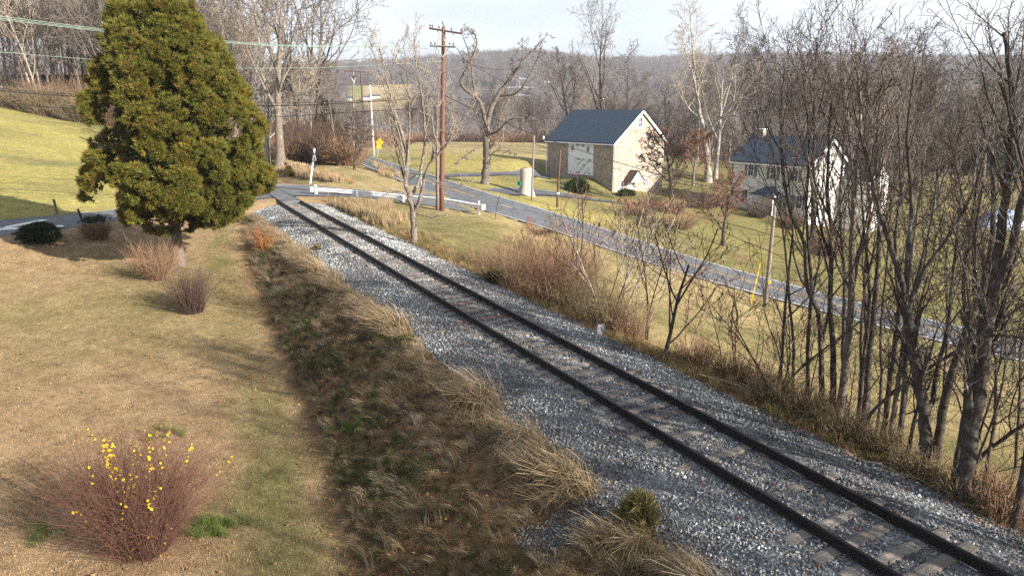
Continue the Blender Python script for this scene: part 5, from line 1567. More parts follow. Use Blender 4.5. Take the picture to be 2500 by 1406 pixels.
for cen, outw, lob in big_l:
    tone0, yel0 = rs.rand(), rs.rand()
    for m_ in range(int(5 + 7*lob)):
        d = rs.randn(3); d /= np.linalg.norm(d)
        if np.dot(d, outw) < -.2: d = -d
        sub_r = (.20 + .20*rs.rand())*(.6 + .5*lob); c2 = cen + d*lob*np.array([1, 1, .8])*(.75 + .35*rs.rand()); tone = .6*tone0 + .4*rs.rand(); yel = .5*yel0 + .5*rs.rand()
        for j in range(int(13*(sub_r/.3)**1.3) + 4):
            e = rs.randn(3); e /= np.linalg.norm(e)
            if np.dot(e, d) < -.3: e = -e
            CL.append(c2 + e*sub_r*(.4+.6*rs.rand())); CD.append(e*.5 + d*.6 + outw*.4 + np.array([0, 0, .55])); CS.append(.5+.55*rs.rand())
            g = np.array([.098, .105, .018])*(.65+.7*tone); y_ = np.array([.28, .215, .032]); o_ = np.array([.25, .14, .035])
            w = max(0, yel-.2)*.8*rs.rand() + .12*rs.rand(); c = g*(1-w) + y_*w
            if rs.rand() < .18*yel + .04: c = c*.5 + o_*.5
            CT.append(c)
for i in range(2200):                            # inner foliage so that the crown is not hollow
    z = pz_[0] + .4 + (pz_[-1]-pz_[0]-1.0)*rs.rand(); r = np.interp(z, pz_, pr_)*.60*math.sqrt(rs.rand()); a = rs.rand()*6.28
    CL.append(np.array([np.interp(z, pz_, pc_) + .75 + math.cos(a)*r, math.sin(a)*r, z])); CD.append(np.array([math.cos(a), math.sin(a), .4])); CS.append(1.0+.5*rs.rand()); CT.append(np.array([.085, .095, .020]))
root = empty('cedar_tree', p, 'dense dark green cedar with a rounded cone crown on the lawn', 'tree')
obj('crown', spray_mesh('crown', np.array(CL), np.array(CD), np.array(CS), templ, rs, M_FOL, np.array(CT)), root)
rsp = random.Random(6); out = []
st_c = Style(n=[26, 4], ratio=[.30, .4], ang=[75, 40], wander=[.015, .08], up=[.0, .04], start=[.15, .3], rmin=.015, depth=2, rr=.30)
M_CEDBARK = bark('red_grey_cedar_bark', (.085, .066, .055), (.22, .18, .15))
limb(rsp, np.array([0, 0, -.4]), np.array([0, 0, 1.]), zz(20)+.3, .30, 0, st_c, out); P, rad, l = out[0]; out[0] = (P, flare(P, rad), l)
tm, cm = tree_meshes(out, M_CEDBARK, M_CEDBARK, cut=5); obj('trunk', tm, root)

def evergreen(px, py, top, w, seed, label, col, name='evergreen_seedling', cat='shrub', Y=None, cone=1.0, nspray=420, size=.3, shapefun=None, group=None):
    p = foot(px, py, Y=Y); rs = np.random.RandomState(seed); H_ = at(px, top, p.y).z - p.z; W_ = w*p.y/FPX/2
    root = empty(name, p, label, cat, group)
    CL, CD, CT = [], [], []
    for i in range(nspray):
        u = rs.rand(); a = rs.rand()*6.28
        if cone >= 1: r = W_*(1-u)**.8*(.55+.45*rs.rand())
        else: r = W_*math.sqrt(max(0, 1-(2*u-.85)**2/1.4))*(.25+.75*rs.rand()**.6)*(1+.25*math.sin(3*a+seed)+.15*math.sin(7*u*3+seed))
        CL.append((math.cos(a)*r, math.sin(a)*r, .03 + u*H_*.95)); CD.append((math.cos(a), math.sin(a), .5+u)); CT.append(np.array(col)*(.6+.8*rs.rand()))
    T = [blades(rs, 22, size, size*.05, 1.0) for _ in range(3)]
    obj('foliage', spray_mesh('foliage', np.array(CL), np.array(CD), np.full(nspray, 1.0), T, rs, M_FOL, np.array(CT)), root)
    MB().tube([(0, 0, -.1), (0, 0, H_*.85)], [.03+.01*H_, .01], 6).build('stem', M_BARK_D, root)
    return root
evergreen(1560, 1300, 1222, 74, 31, 'small bristly evergreen seedling with tan tips at the ballast edge', (.20, .175, .07), cone=.5, nspray=120, size=.24)
evergreen(706, 431, 410, 22, 32, 'tiny orange-green conifer beside the far end of the track', (.14, .105, .03), nspray=160, size=.35)
evergreen(1205, 695, 668, 28, 33, 'little dark evergreen beneath the brown brush', (.09, .10, .035), cone=.5, nspray=110, size=.22)
evergreen(102, 592, 549, 82, 34, 'dark green clipped shrub beside the side road', (.028, .042, .016), 'clipped_shrub', cone=.3, nspray=1500, size=.20)
evergreen(1410, 472, 442, 44, 35, 'two-lobed dark green bush below the barn doors', (.030, .055, .016), 'evergreen_bush', cone=.3, nspray=800, size=.5)
evergreen(800, 345, 250, 95, 36, 'faded green cedar among the trees behind the crossing', (.085, .095, .035), 'cedar_tree', 'tree', Y=105, cone=1, nspray=1500, size=.9)
evergreen(2385, 420, 205, 150, 37, 'tall dark pine in the wood at the right', (.045, .065, .025), 'pine_tree', 'tree', Y=150, cone=1, nspray=2600, size=1.3)
evergreen(2310, 415, 275, 110, 38, 'shorter pine left of the tall one in the right wood', (.04, .058, .022), 'pine_tree', 'tree', Y=155, cone=1, nspray=1600, size=1.2)
evergreen(1000, 842, 822, 40, 39, 'tiny olive seedling on the ballast shoulder', (.20, .17, .06), cone=.5, nspray=90, size=.13)
evergreen(983, 812, 785, 38, 40, 'tiny brownish seedling just above the olive one on the ballast', (.22, .16, .09), cone=.5, nspray=90, size=.13)
evergreen(774, 624, 604, 28, 41, 'small tuft-like seedling near the bend of the ballast edge', (.16, .12, .05), cone=.5, nspray=110, size=.16)
evergreen(1530, 478, 465, 40, 42, 'low green bush at the foot of the barn gable', (.05, .075, .02), 'evergreen_bush', cone=.3, nspray=260, size=.35)

# ---- big bare trees behind the crossing, by the barn and by the house
ST_BIG = Style(n=[8, 6, 5, 4], ratio=[.62, .5, .5, .5], ang=[30, 38, 42, 45], wander=[.04, .09, .15, .2], up=[.02, .10, .06, .03], start=[.30, .2, .2, .2], rmin=.027, depth=4, rr=.62, taper=.2)
ST_WIDE = Style(n=[9, 7, 5, 4], ratio=[.60, .5, .5, .5], ang=[48, 42, 45, 45], wander=[.05, .12, .18, .2], up=[.02, .08, .05, .02], start=[.28, .2, .2, .2], rmin=.027, depth=4, rr=.6, taper=.2)
ST_THIN = Style(n=[12, 6, 4, 3], ratio=[.40, .45, .5, .5], ang=[36, 40, 45, 45], wander=[.03, .10, .18, .2], up=[.02, .10, .06, .02], start=[.35, .2, .2, .2], rmin=.020, depth=4, rr=.5)
def big(px, py, top, Y, seed, r, st, mt, mc, label, lean=(0, 0), name='bare_tree', leaves=0):
    p = foot(px, py, Y=Y); H_ = (at(px, top, Y).z - p.z)
    out = auto_tree(seed, H_*.86, r, st, (0, 0, 0), (lean[0], lean[1], 1))
    tm, cm = tree_meshes(out, mt, mc); root = place_tree(name, p, tm, cm, label)
    if leaves:
        rs = np.random.RandomState(seed); tips = np.array([P[int(rs.randint(1, len(P)))] for P, rad, l in out if l >= 3])
        tips = tips[rs.choice(len(tips), min(leaves, len(tips)), False)] + rs.randn(min(leaves, len(tips)), 3)*.15
        T = [blades(rs, 6, .18, .045, 1.6) for _ in range(4)]
        tag(obj('leaves', spray_mesh('leaves', tips, rs.randn(len(tips), 3), np.full(len(tips), 1.0), T, rs, M_LEAF_O), root), kind='stuff')
    return root
big(683, 396, -60, 84, 61, .62, ST_BIG, M_BARK_B, M_TWIG_B, 'stout grey-barked tree nearest behind the crossing', (.02, 0))
big(652, 385, 190, 86, 62, .40, ST_THIN, M_BARK_P, M_TWIG_P, 'broken pale trunk left of the stout grey-barked tree', (-.02, 0))
big(664, 384, -40, 92, 63, .42, ST_BIG, M_BARK_P, M_TWIG_P, 'pale-barked tree squeezed behind the stout one')
big(742, 350, -90, 102, 64, .50, ST_BIG, M_BARK_B, M_TWIG_B, 'tall spreading tree rising behind the thorny brush, left of its twin', (-.04, 0))
big(772, 352, -70, 104, 65, .55, ST_WIDE, M_BARK_B, M_TWIG_B, 'tall spreading tree whose crown reaches far right over the sky', (.07, 0))
big(560, 340, -70, 112, 66, .45, ST_BIG, M_BARK_B, M_TWIG_B, 'tall bare tree just right of the cedar top')
big(610, 345, -40, 118, 67, .40, ST_BIG, M_BARK_B, M_TWIG_P, 'bare tree further back between cedar and crossing trees')
big(865, 408, 285, 80, 68, .20, ST_WIDE, M_BARK_D, M_TWIG_B, 'small spreading tree on the grass point beside the road')
big(1475, 380, 38, 150, 69, .50, ST_BIG, M_BARK_D, M_TWIG_B, 'dark straight-stemmed tree rising behind the barn ridge')
big(1395, 375, 130, 156, 70, .42, ST_WIDE, M_BARK_D, M_TWIG_B, 'crooked tree behind the left end of the barn roof', (-.10, 0))
big(1535, 385, 150, 148, 71, .40, ST_WIDE, M_BARK_D, M_TWIG_B, 'spreading tree behind the barn gable', (.10, 0))
big(1728, 440, 45, 116, 72, .60, ST_WIDE, M_BARK_P, M_TWIG_P, 'pale lichen-grey tree between barn and farmhouse')
big(1745, 445, 120, 120, 73, .42, ST_BIG, M_BARK_P, M_TWIG_B, 'second pale stem close to the lichen-grey tree', (.10, 0))
big(1640, 525, 320, 88, 74, .36, ST_WIDE, M_BARK_D, M_TWIG_D, 'oak with rusty leaves reaching over the barn gable', (-.10, 0), leaves=420)
big(1765, 602, 420, 71, 75, .24, ST_WIDE, M_BARK_D, M_TWIG_R, 'small dark tree on the lawn in front of the farmhouse')
big(1690, 480, 330, 112, 76, .28, ST_WIDE, M_BARK_B, M_TWIG_R, 'russet-leaved tree behind the oak', leaves=600)
big(1790, 500, 290, 101, 77, .25, ST_THIN, M_BARK_B, M_TWIG_B, 'ivy-dark slender tree at the left corner of the farmhouse', leaves=0)
big(1855, 385, 90, 140, 78, .35, ST_BIG, M_BARK_D, M_TWIG_D, 'dark tree behind the farmhouse chimney')
big(1985, 600, 150, 78, 79, .36, ST_BIG, M_BARK_D, M_TWIG_D, 'dark tree standing right in front of the farmhouse corner', (-.05, 0))
big(2230, 470, 95, 118, 80, .45, ST_BIG, M_BARK_D, M_TWIG_D, 'tall dark tree on the far lawn behind the thicket')
big(2130, 440, 110, 130, 81, .40, ST_BIG, M_BARK_D, M_TWIG_D, 'bare tree right of the farmhouse wing')
big(2450, 470, 120, 120, 82, .42, ST_BIG, M_BARK_D, M_TWIG_D, 'dark tree behind the pale blue tarpaulin')

# ---- woods: individual trees, shared shapes
wood = []
for k in range(9):
    st = [ST_THIN, ST_BIG, ST_THIN, ST_WIDE, ST_THIN, ST_BIG, ST_THIN, ST_WIDE, ST_BIG][k]
    st2 = Style(**{**st.__dict__, 'rmin': .030, 'n': [st.n[0], 5, 4, 3]})
    out = auto_tree(700+k, 15.0, .20 + .02*(k % 3), st2)
    T = Tubes(); mt = [M_TWIG_B, M_TWIG_P, M_TWIG_B, M_TWIG_D, M_TWIG_B][k % 5]
    for P, rad, lvl in out: T.add(P, rad, 6 if lvl == 0 else (4 if lvl == 1 else 3))
    wood.append(T.mesh('bare_wood_tree', mt))
def wood_tree(x, y, s, k, label, group, rz, sz=1.0):
    o = obj('wood_tree', wood[k]); o.location = G(x, y); o.rotation_euler = (0, 0, rz); o.scale = (s, s, s*sz)
    tag(o, label, 'tree', group)
rs = random.Random(15)
MARKS = [(40, 'at the left edge'), (120, 'left of the rusty-leaved gap'), (230, 'beside the cedar'), (450, 'behind the cedar'), (650, 'right of the cedar top'), (760, 'behind the stout crossing tree'), (850, 'behind the thorny brush'), (930, 'near the bleached pole'), (1010, 'behind the lone tree'), (1080, 'behind the tall pole'), (1160, 'left of the forked tree'),
         (1240, 'behind the forked tree'), (1330, 'left of the barn'), (1420, 'behind the barn roof left end'), (1500, 'behind the barn ridge'), (1600, 'behind the barn gable'), (1700, 'behind the oak'), (1790, 'behind the lichen-grey tree'), (1880, 'behind the chimney'), (1980, 'behind the farmhouse'), (2080, 'behind the farmhouse gable'), (2180, 'right of the farmhouse'), (2280, 'behind the thicket middle'), (2380, 'behind the stout trunk'), (2460, 'by the tarpaulin'), (9999, 'at the right edge')]
ROWS = ('in the front row', 'in the middle rows', 'in the back rows')
def seed_wood(n, px0, px1, Y0, Y1, h0, h1, label, group, ks=range(9), cond=None):
    i = 0; tries = 0
    while i < n and tries < n*20:
        tries += 1
        px = rs.uniform(px0, px1); Y = Y0 + (Y1-Y0)*rs.random()**1.3; x = (px-1250)/FPX*Y*1.03
        if cond and not cond(px, Y): continue
        h = rs.uniform(h0, h1)*(.70 if 800 < px < 1090 and Y0 > 150 else 1); kk = rs.choice(list(ks))
        size = 'short' if h < h0 + (h1-h0)*.33 else ('tall' if h > h0 + (h1-h0)*.67 else 'middling')
        tint = ('brown', 'pale', 'brown', 'dark', 'brown')[kk % 5]
        where = [w for lim, w in MARKS if px < lim][0]
        row = ROWS[0 if Y < Y0 + (Y1-Y0)*.2 else (1 if Y < Y0 + (Y1-Y0)*.5 else 2)]
        wood_tree(x, Y, h/15.0, kk, '%s %s %s, %s %s' % (size, tint, label, row, where), group, rs.random()*6.28); i += 1
seed_wood(135, -120, 650, 132, 200, 17, 25, 'left wood tree', 'trees of the left wood')
seed_wood(140, 690, 1760, 153, 212, 8.0, 11.5, 'field wood tree', 'trees of the wood behind the field', cond=lambda px, Y: True)
seed_wood(75, 1640, 2620, 150, 212, 14, 21, 'farmhouse wood tree', 'trees of the wood behind the farmhouse')
seed_wood(16, 560, 840, 92, 125, 9, 15, 'young brush tree', 'young trees behind the crossing', ks=(0, 2, 4, 6))
seed_wood(22, 2050, 2560, 100, 148, 10, 17, 'far lawn tree', 'trees on the far right lawn', cond=lambda px, Y: not (2350 < px < 2500 and Y < 112))

# ------------------------------------------------------------------ shrubs made of stems
M_STEM_RED = tinted('red_brown_stems', [(.105, .048, .036), (.165, .080, .055), (.070, .035, .030), (.22, .13, .085)], .8)
M_STEM_TAN = tinted('tan_stems', [(.23, .13, .075), (.30, .19, .115), (.16, .09, .055), (.36, .25, .16)], .8)
M_STEM_DRK = tinted('dark_brown_stems', [(.065, .040, .032), (.11, .070, .052), (.05, .035, .03), (.15, .105, .08)], .8)
M_STEM_OLV = tinted('olive_brown_stems', [(.135, .105, .055), (.20, .155, .085), (.12, .085, .05), (.25, .20, .12)], .8)
M_STEM_ORG = tinted('orange_stems', [(.26, .10, .03), (.32, .14, .045), (.20, .075, .03)], .7)
M_LEAF_Y = tinted('yellow_leaves', [(.78, .55, .02), (.70, .44, .02), (.85, .66, .05)], .6, .3)
M_LEAF_YG = tinted('yellow_green_leaves', [(.38, .34, .04), (.30, .24, .05), (.45, .36, .05)], .6, .3)
M_LEAF_B = tinted('fallen_brown_leaves', [(.20, .075, .035), (.28, .13, .06), (.15, .06, .035), (.34, .19, .09)], .8)
def stems_mesh(seed, n, H_, W_, r, mat, base=.18, fork=2, flop=.12, name='stems', up0=1.0):
    rs = random.Random(seed); T = Tubes(); tips = []
    for i in range(n):
        a = rs.random()*6.283; q = math.sqrt(rs.random())
        b = np.array([math.cos(a)*W_*base*q, math.sin(a)*W_*base*q, -.05])
        out = W_*(q*.9 + .1*rs.random()); L_ = H_*(.65 + .45*rs.random())*math.sqrt(1 + (out/H_)**2*.4)
        d = np.array([math.cos(a)*out*.75/H_, math.sin(a)*out*.75/H_, up0]); d /= np.linalg.norm(d)
        P = walk(rs, b, d, L_, 5, .13, -.03*flop*q); rr = r*(.7+.6*rs.random())
        T.add(P, np.linspace(rr, rr*.35, 6), 3); tips.append(P)
        for f in range(fork):
            k = rs.randint(0, 4); dd = P[k+1]-P[k]; dd /= np.linalg.norm(dd); dd = dd + _NR.normal(0, .6, 3); dd /= np.linalg.norm(dd)
            T.add(walk(rs, P[k], dd, L_*(.25+.25*rs.random()), 3, .14, .03), np.linspace(rr*.6, rr*.3, 4), 3)
    return T.mesh(name, mat), tips
def leaf_mesh(pts, seed, size, mat, name='leaves'):
    """small pointed leaves, two folded halves each"""
    rs = np.random.RandomState(seed); V = []; F = []
    for p in pts:
        a = rs.randn(3); a[2] -= .6; a /= np.linalg.norm(a); b = np.cross(a, rs.randn(3)); b /= np.linalg.norm(b); n_ = np.cross(a, b)
        s_ = size*(.7+.6*rs.rand()); k = len(V); p = np.asarray(p)
        V += [p, p + a*s_*.45 + b*s_*.36 + n_*s_*.10, p + a*s_, p + a*s_*.45 - b*s_*.36 + n_*s_*.10]
        F += [(k, k+1, k+2), (k, k+2, k+3)]
    return mesh_from(name, V, F, mat)
def bush(name, px, py, top, w, n, r, mat, label, seed, fork=2, base=.18, cat='bush', group=None, Y=None, up0=1.0):
    p = foot(px, py, Y=Y); H_ = at(px, top, p.y).z - p.z; W_ = w*p.y/FPX/2
    root = empty(name, p, label, cat, group)
    me, tips = stems_mesh(seed, n, H_, W_, r, mat, base, fork, up0=up0)
    obj('stems', me, root)
    return root, tips, p
root, tips, p = bush('yellow_leaved_bush', 352, 1340, 1085, 330, 620, .0050, M_STEM_RED, 'big red-twigged bush with a few bright yellow leaves on the lawn', 41, 5, .40, up0=.8)
rs = random.Random(2)
tall, tt2 = stems_mesh(43, 30, 2.75, .62, .005, M_STEM_RED, .8, 0)
obj('tall_stems', tall, root)
pts = []
for P in tt2[:20]:
    for u in np.linspace(.5 + .3*rs.random(), 1.0, rs.randint(9, 17)):
        x = u*5; k = min(4, int(x)); q = P[k] + (P[k+1]-P[k])*(x-k); pts.append(q + np.array([rs.gauss(0, .03), rs.gauss(0, .03), 0]))
for P in rs.sample(tips, 26):
    for u in (.15, .35, .5): pts.append(P[int(u*5)] + _NR.normal(0, .05, 3))
tag(obj('leaves', leaf_mesh(pts, 5, .068, M_LEAF_Y), root), kind='stuff')
bush('bare_shrub', 385, 682, 592, 170, 330, .008, M_STEM_TAN, 'tan bare shrub fanning out at the foot of the cedar', 44, 2, .22)
bush('bare_shrub', 470, 762, 655, 100, 330, .008, M_STEM_DRK, 'dark rounded bare shrub on the lawn in front of the cedar', 45, 2, .5)
r_, t_, p_ = bush('clipped_shrub', 237, 582, 538, 64, 420, .010, M_STEM_TAN, 'brown half-dead clipped shrub by the leaning black rod', 46, 2, .65)
rsn = np.random.RandomState(3); T_ = [blades(rsn, 18, .2, .012, 1.0) for _ in range(3)]
cl = np.stack([rsn.randn(90)*.35, rsn.randn(90)*.3, 1.0+.08*rsn.randn(90)], 1)
obj('green_top', spray_mesh('green_top', cl, np.tile([0, 0, 1.], (90, 1)), np.full(90, 1.), T_, rsn, M_FOL, np.tile([.035, .045, .02], (90, 1))), r_)
bush('orange_shrub', 645, 612, 556, 62, 70, .013, M_STEM_ORG, 'small orange-stemmed shrub on the bank near the crossing', 47, 2, .3)
for k, (px, py, tp_, w, m_, lb) in enumerate([(768, 520, 508, 30, M_STEM_TAN, 'rusty weed between the rails nearest the crossing'), (766, 541, 528, 24, M_STEM_OLV, 'second olive weed between the rails'), (806, 545, 534, 20, M_STEM_TAN, 'small weed between the rails beside the olive one'),
        (757, 548, 535, 26, M_STEM_OLV, 'weed clump against the near rail'), (726, 524, 514, 18, M_STEM_TAN, 'small weed on the near rail close to the crossing'), (845, 553, 541, 22, M_STEM_TAN, 'weed against the far rail'), (1100, 672, 660, 20, M_STEM_TAN, 'rusty weed clump on the ballast left of the low brush'), (813, 521, 508, 22, M_STEM_TAN, 'weed outside the far rail')]):
    bush('weed_clump', px, py, tp_, w, 60, .006, m_, lb, 60+k, 2, .4, 'weed', 'weeds on the track')
# brown brush belt beyond the track
brush = [(1225, 690, 600, 130, M_STEM_OLV), (1290, 715, 590, 170, M_STEM_TAN), (1360, 745, 590, 190, M_STEM_RED), (1430, 775, 640, 170, M_STEM_OLV), (1480, 805, 690, 140, M_STEM_OLV), (1255, 660, 570, 120, M_STEM_TAN), (1330, 690, 570, 150, M_STEM_RED), (1405, 720, 590, 150, M_STEM_RED),
         (1540, 825, 740, 110, M_STEM_TAN), (1700, 890, 820, 110, M_STEM_TAN), (1780, 925, 850, 120, M_STEM_OLV), (1880, 985, 900, 130, M_STEM_OLV), (1960, 1025, 930, 140, M_STEM_OLV), (2060, 1075, 980, 130, M_STEM_OLV), (2150, 1110, 1030, 120, M_STEM_OLV), (2240, 1170, 1090, 120, M_STEM_OLV), (2340, 1225, 1150, 120, M_STEM_OLV), (2440, 1270, 1190, 120, M_STEM_TAN), (1845, 950, 880, 110, M_STEM_RED), (1180, 655, 600, 90, M_STEM_TAN), (2000, 1020, 960, 120, M_STEM_TAN), (2400, 1230, 1140, 130, M_STEM_TAN)]
blab = ['olive', 'tan', 'reddish', 'olive', 'olive', 'tan', 'reddish', 'reddish', 'tan', 'tan']
cnt = {}
for k, (px, py, tp_, w, m_) in enumerate(sorted(brush, key=lambda q: q[0])):
    nm = {M_STEM_OLV: 'olive', M_STEM_TAN: 'tan', M_STEM_RED: 'reddish'}[m_]
    cnt[nm] = cnt.get(nm, 0) + 1
    bush('brush_clump', px, py, tp_, w, 170, .0085, m_, '%s %s brush clump along the far ballast edge, counted from the left' % (ORD[cnt[nm]-1], nm), 80+k, 3, .55, 'brush', 'brush along the far side of the ballast, ' + nm)
# brush behind the crossing and along the wood edges
edge = [(700, 395, 330, 90, 88), (745, 392, 310, 120, 90), (790, 398, 320, 120, 88), (830, 402, 335, 110, 86), (770, 385, 290, 140, 97), (720, 380, 290, 130, 100), (850, 400, 350, 90, 84)]
for k, (px, py, tp_, w, Y) in enumerate(edge):
    bush('thorn_brush', px, py, tp_, w, 300, .03, M_STEM_DRK if k % 3 else M_STEM_TAN, '%s thorny brush clump behind the crossing, counted from the left' % ORD[sorted(e[0] for e in edge).index(px)], 120+k, 3, .6, 'brush', 'thorny brush behind the crossing', Y)
for k, (px, py, tp_, w, Y) in enumerate([(20, 275, 215, 120, 128), (120, 290, 205, 150, 128), (200, 300, 235, 130, 127), (280, 305, 220, 150, 128), (160, 285, 190, 140, 134)]):
    bush('edge_brush', px, py, tp_, w, 260, .045, M_STEM_OLV if k < 3 else M_STEM_TAN, ['olive brush at the left edge below the wood', 'tall olive brush second from the left below the wood', 'low olive brush close to the cedar below the wood', 'tan brush half hidden by the cedar below the wood', 'tan brush rising highest below the left wood'][k], 130+k, 3, .6, 'brush', 'brush along the left wood', Y)
for k, px in enumerate(range(1000, 1700, 78)):
    bush('edge_brush', px, 349, 322, 120, 160, .05, M_STEM_DRK if k % 3 else M_STEM_TAN, '%s low brush clump along the far field edge, counted from the left' % ORD[k], 140+k, 2, .7, 'brush', 'brush along the far field', 154)
for k, (px, py, tp_, w, Y, m_) in enumerate([(1590, 500, 470, 70, 86, M_STEM_DRK), (1640, 520, 485, 80, 84, M_STEM_TAN), (1710, 515, 455, 110, 92, M_STEM_DRK), (1560, 510, 480, 100, 78, M_STEM_TAN), (1660, 545, 515, 100, 76, M_STEM_TAN), (1930, 545, 515, 80, 86, M_STEM_RED), (1850, 530, 490, 70, 89, M_STEM_DRK), (2150, 470, 400, 130, 118, M_STEM_RED), (2440, 470, 420, 110, 125, M_STEM_RED), (2020, 610, 560, 110, 74, M_STEM_RED)]):
    lb = ['dark brush at the barn gable corner', 'tan brush in front of the oak trunk', 'dark bush between oak and farmhouse', 'tan brush on the bank below the barn', 'tan brush above the road below the oak', 'reddish shrub at the farmhouse corner', 'dark shrub by the farmhouse porch', 'reddish brush far behind the thicket', 'dark red shrub on the far right lawn', 'reddish bush at the foot of the farmhouse wall'][k]
    bush('garden_brush', px, py, tp_, w, 150, .022, m_, lb, 160+k, 3, .55, 'brush', 'brush around the farmstead', Y)

# ------------------------------------------------------------------ grass, leaves and stones (stuff)
def tuft(seed, n, L_, w, spread, droop, r0, flat=False):
    """a clump of curved blades, two quads each; droops towards +X"""
    rs = np.random.RandomState(seed); V = []; F = []
    for i in range(n):
        a = rs.rand()*6.283; q = math.sqrt(rs.rand())*r0; b = np.array([math.cos(a)*q, math.sin(a)*q, -.02])
        az = rs.rand()*6.283; el = rs.rand()*spread; d = np.array([math.cos(az)*math.sin(el), math.sin(az)*math.sin(el), math.cos(el)])
        l = L_*(.5+.7*rs.rand()); s_ = np.array([-math.sin(az+rs.randn()*.6), math.cos(az), 0])*w*(.6+.8*rs.rand())
        p1 = b + d*l*.4 + np.array([droop*.10*l, 0, 0]); p2 = b + d*l*.72 + np.array([droop*.40*l, 0, -droop*.08*l]); p3 = b + d*l*.9 + np.array([droop*.8*l, 0, -droop*.30*l])
        k = len(V); V += [b-s_, b+s_, p1+s_*.9, p1-s_*.9, p2+s_*.6, p2-s_*.6, p3]
        F += [(k, k+1, k+2, k+3), (k+3, k+2, k+4, k+5), (k+5, k+4, k+6)]
    return V, F
M_BLADE = tinted('grass_blades', None, .85, .25, attr='icol')
def tufts(name, specs): return [proto(name, mesh_from(name, *tuft(*s_), M_BLADE)) for s_ in specs]
NR = np.random.RandomState(99)
def track_pts(n, t0, t1, s0, s1, bias=1.0):
    t_ = t0 + (t1-t0)*NR.rand(n)**bias; s_ = s0 + (s1-s0)*NR.rand(n)
    P = np.stack([TO.x + TU.x*t_ + TN.x*s_, TO.y + TU.y*t_ + TN.y*s_], 1)
    return t_, s_, P
def with_z(P, dz=0.): return np.concatenate([P, (gzf(P[:, 0], P[:, 1]) + dz)[:, None]], 1)
droop_az = math.atan2(-TN.y, -TN.x)                  # downhill on the left bank
# long grass on the bank
t_, s_, P = track_pts(7600, -2, 46, -7.6, -2.75)
st = np.interp(t_, _tt, _tsx); n2 = fbm(P[:, 0], P[:, 1], 2.3, 41); n3 = fbm(P[:, 0], P[:, 1], 1.2, 88)
k = (s_ > st - .1) & (s_ < -2.9 + .35*fbm(P[:, 0], P[:, 1], 2.0, 71) - .2*(t_ > 26)) & ((n3 > -.45) | (s_ < -3.8)) & ~((np.abs(t_-4.4) < .55) & (s_ > -4.7))
t_, s_, P, n2, n3 = t_[k], s_[k], P[k], n2[k], n3[k]
crest = np.clip((s_ + 4.2)/1.2, 0, 1)
straw = np.array([.42, .32, .19]); brown = np.array([.25, .175, .105]); green = np.array([.095, .110, .042]); grey = np.array([.33, .28, .22])
w = NR.rand(len(P))
col = np.where((w < .45 + .3*crest)[:, None], straw, brown); col = np.where((w > .86)[:, None], grey, col)
gm = (n2 > .10 + .5*crest - .40*(s_ < -5.0)) & (NR.rand(len(P)) < .55)
col = np.where(gm[:, None], green*(.7+.7*NR.rand(len(P), 1)), col) * (.60+.5*NR.rand(len(P), 1)) * (.78 + .22*crest)[:, None]  # tufts below the crest darkened: the bank's shade put into their colour
rot = np.stack([NR.randn(len(P))*.12, .35+.15*NR.randn(len(P)), droop_az + NR.randn(len(P))*.9], 1)
scl = (.55 + .75*NR.rand(len(P))**1.5) * (.62 + .75*crest) * np.clip(1 + .9*fbm(P[:, 0], P[:, 1], 1.0, 133, 2)*(.3+crest), .5, 1.7)
TB = tufts('bank_tuft', [(0, 40, .50, .0045, .8, .5, .14), (1, 44, .70, .0045, .5, .7, .12), (2, 36, .85, .004, .7, .6, .16), (3, 46, .42, .005, 1.0, .35, .16), (4, 30, .62, .005, .6, .9, .12)])
scatter('bank_grass', with_z(P), rot, scl, NR.randint(0, 5, len(P)), col, TB, 'long matted straw and green grass on the bank left of the ballast', 'grass')
# fringe on the right edge of the ballast and up to the lone tree
t_, s_, P = track_pts(2600, -2, 49, 2.85, 5.2)
col = np.where((NR.rand(len(P)) < .5)[:, None], np.array([.27, .17, .085]), np.array([.33, .25, .12])); col = np.where((NR.rand(len(P)) < .25)[:, None], np.array([.16, .15, .055]), col)*(.7+.6*NR.rand(len(P), 1))
k = NR.rand(len(P)) < np.exp(-np.clip(s_-3.2, 0, 9)/1.1)
P, col = P[k], col[k]; m_ = len(P)
TF = tufts('fringe_tuft', [(20+k, 30, .36, .004, .7, .2, .14) for k in range(4)])
scatter('fringe_grass', with_z(P), np.stack([NR.randn(m_)*.15, NR.randn(m_)*.15, NR.rand(m_)*6.28], 1), .6+.7*NR.rand(m_), NR.randint(0, 4, m_), col, TF, 'dry brown grass fringe along the right edge of the ballast', 'grass')
# tall beige grass near the crossing
pts = []; cols = []
def patch(poly_px, n, c, zlift=0):
    q = np.array([tuple(foot(*a))[:2] for a in poly_px]); w = NR.dirichlet(np.ones(len(q))*.7, n)
    pts.append(w @ q); cols.append(np.tile(c, (n, 1))*(.55+.75*NR.rand(n, 1))*np.array([1, .95, .9])**NR.randn(n, 1))
patch([(650, 418), (700, 425), (760, 445), (860, 462), (930, 470), (800, 430), (700, 405), (650, 398)], 1300, np.array([.42, .31, .185]))
patch([(660, 400), (700, 402), (770, 420), (720, 412)], 500, np.array([.52, .41, .25]))
patch([(780, 487), (880, 492), (960, 500), (1000, 540), (960, 575), (880, 530)], 700, np.array([.38, .285, .165]))
patch([(900, 395), (960, 425), (1000, 445), (930, 430)], 220, np.array([.42, .32, .19]))
P = np.concatenate(pts); col = np.concatenate(cols); m_ = len(P)
TT_ = tufts('tall_tuft', [(40+k, 36, .95, .010, .30, .15, .22) for k in range(4)])
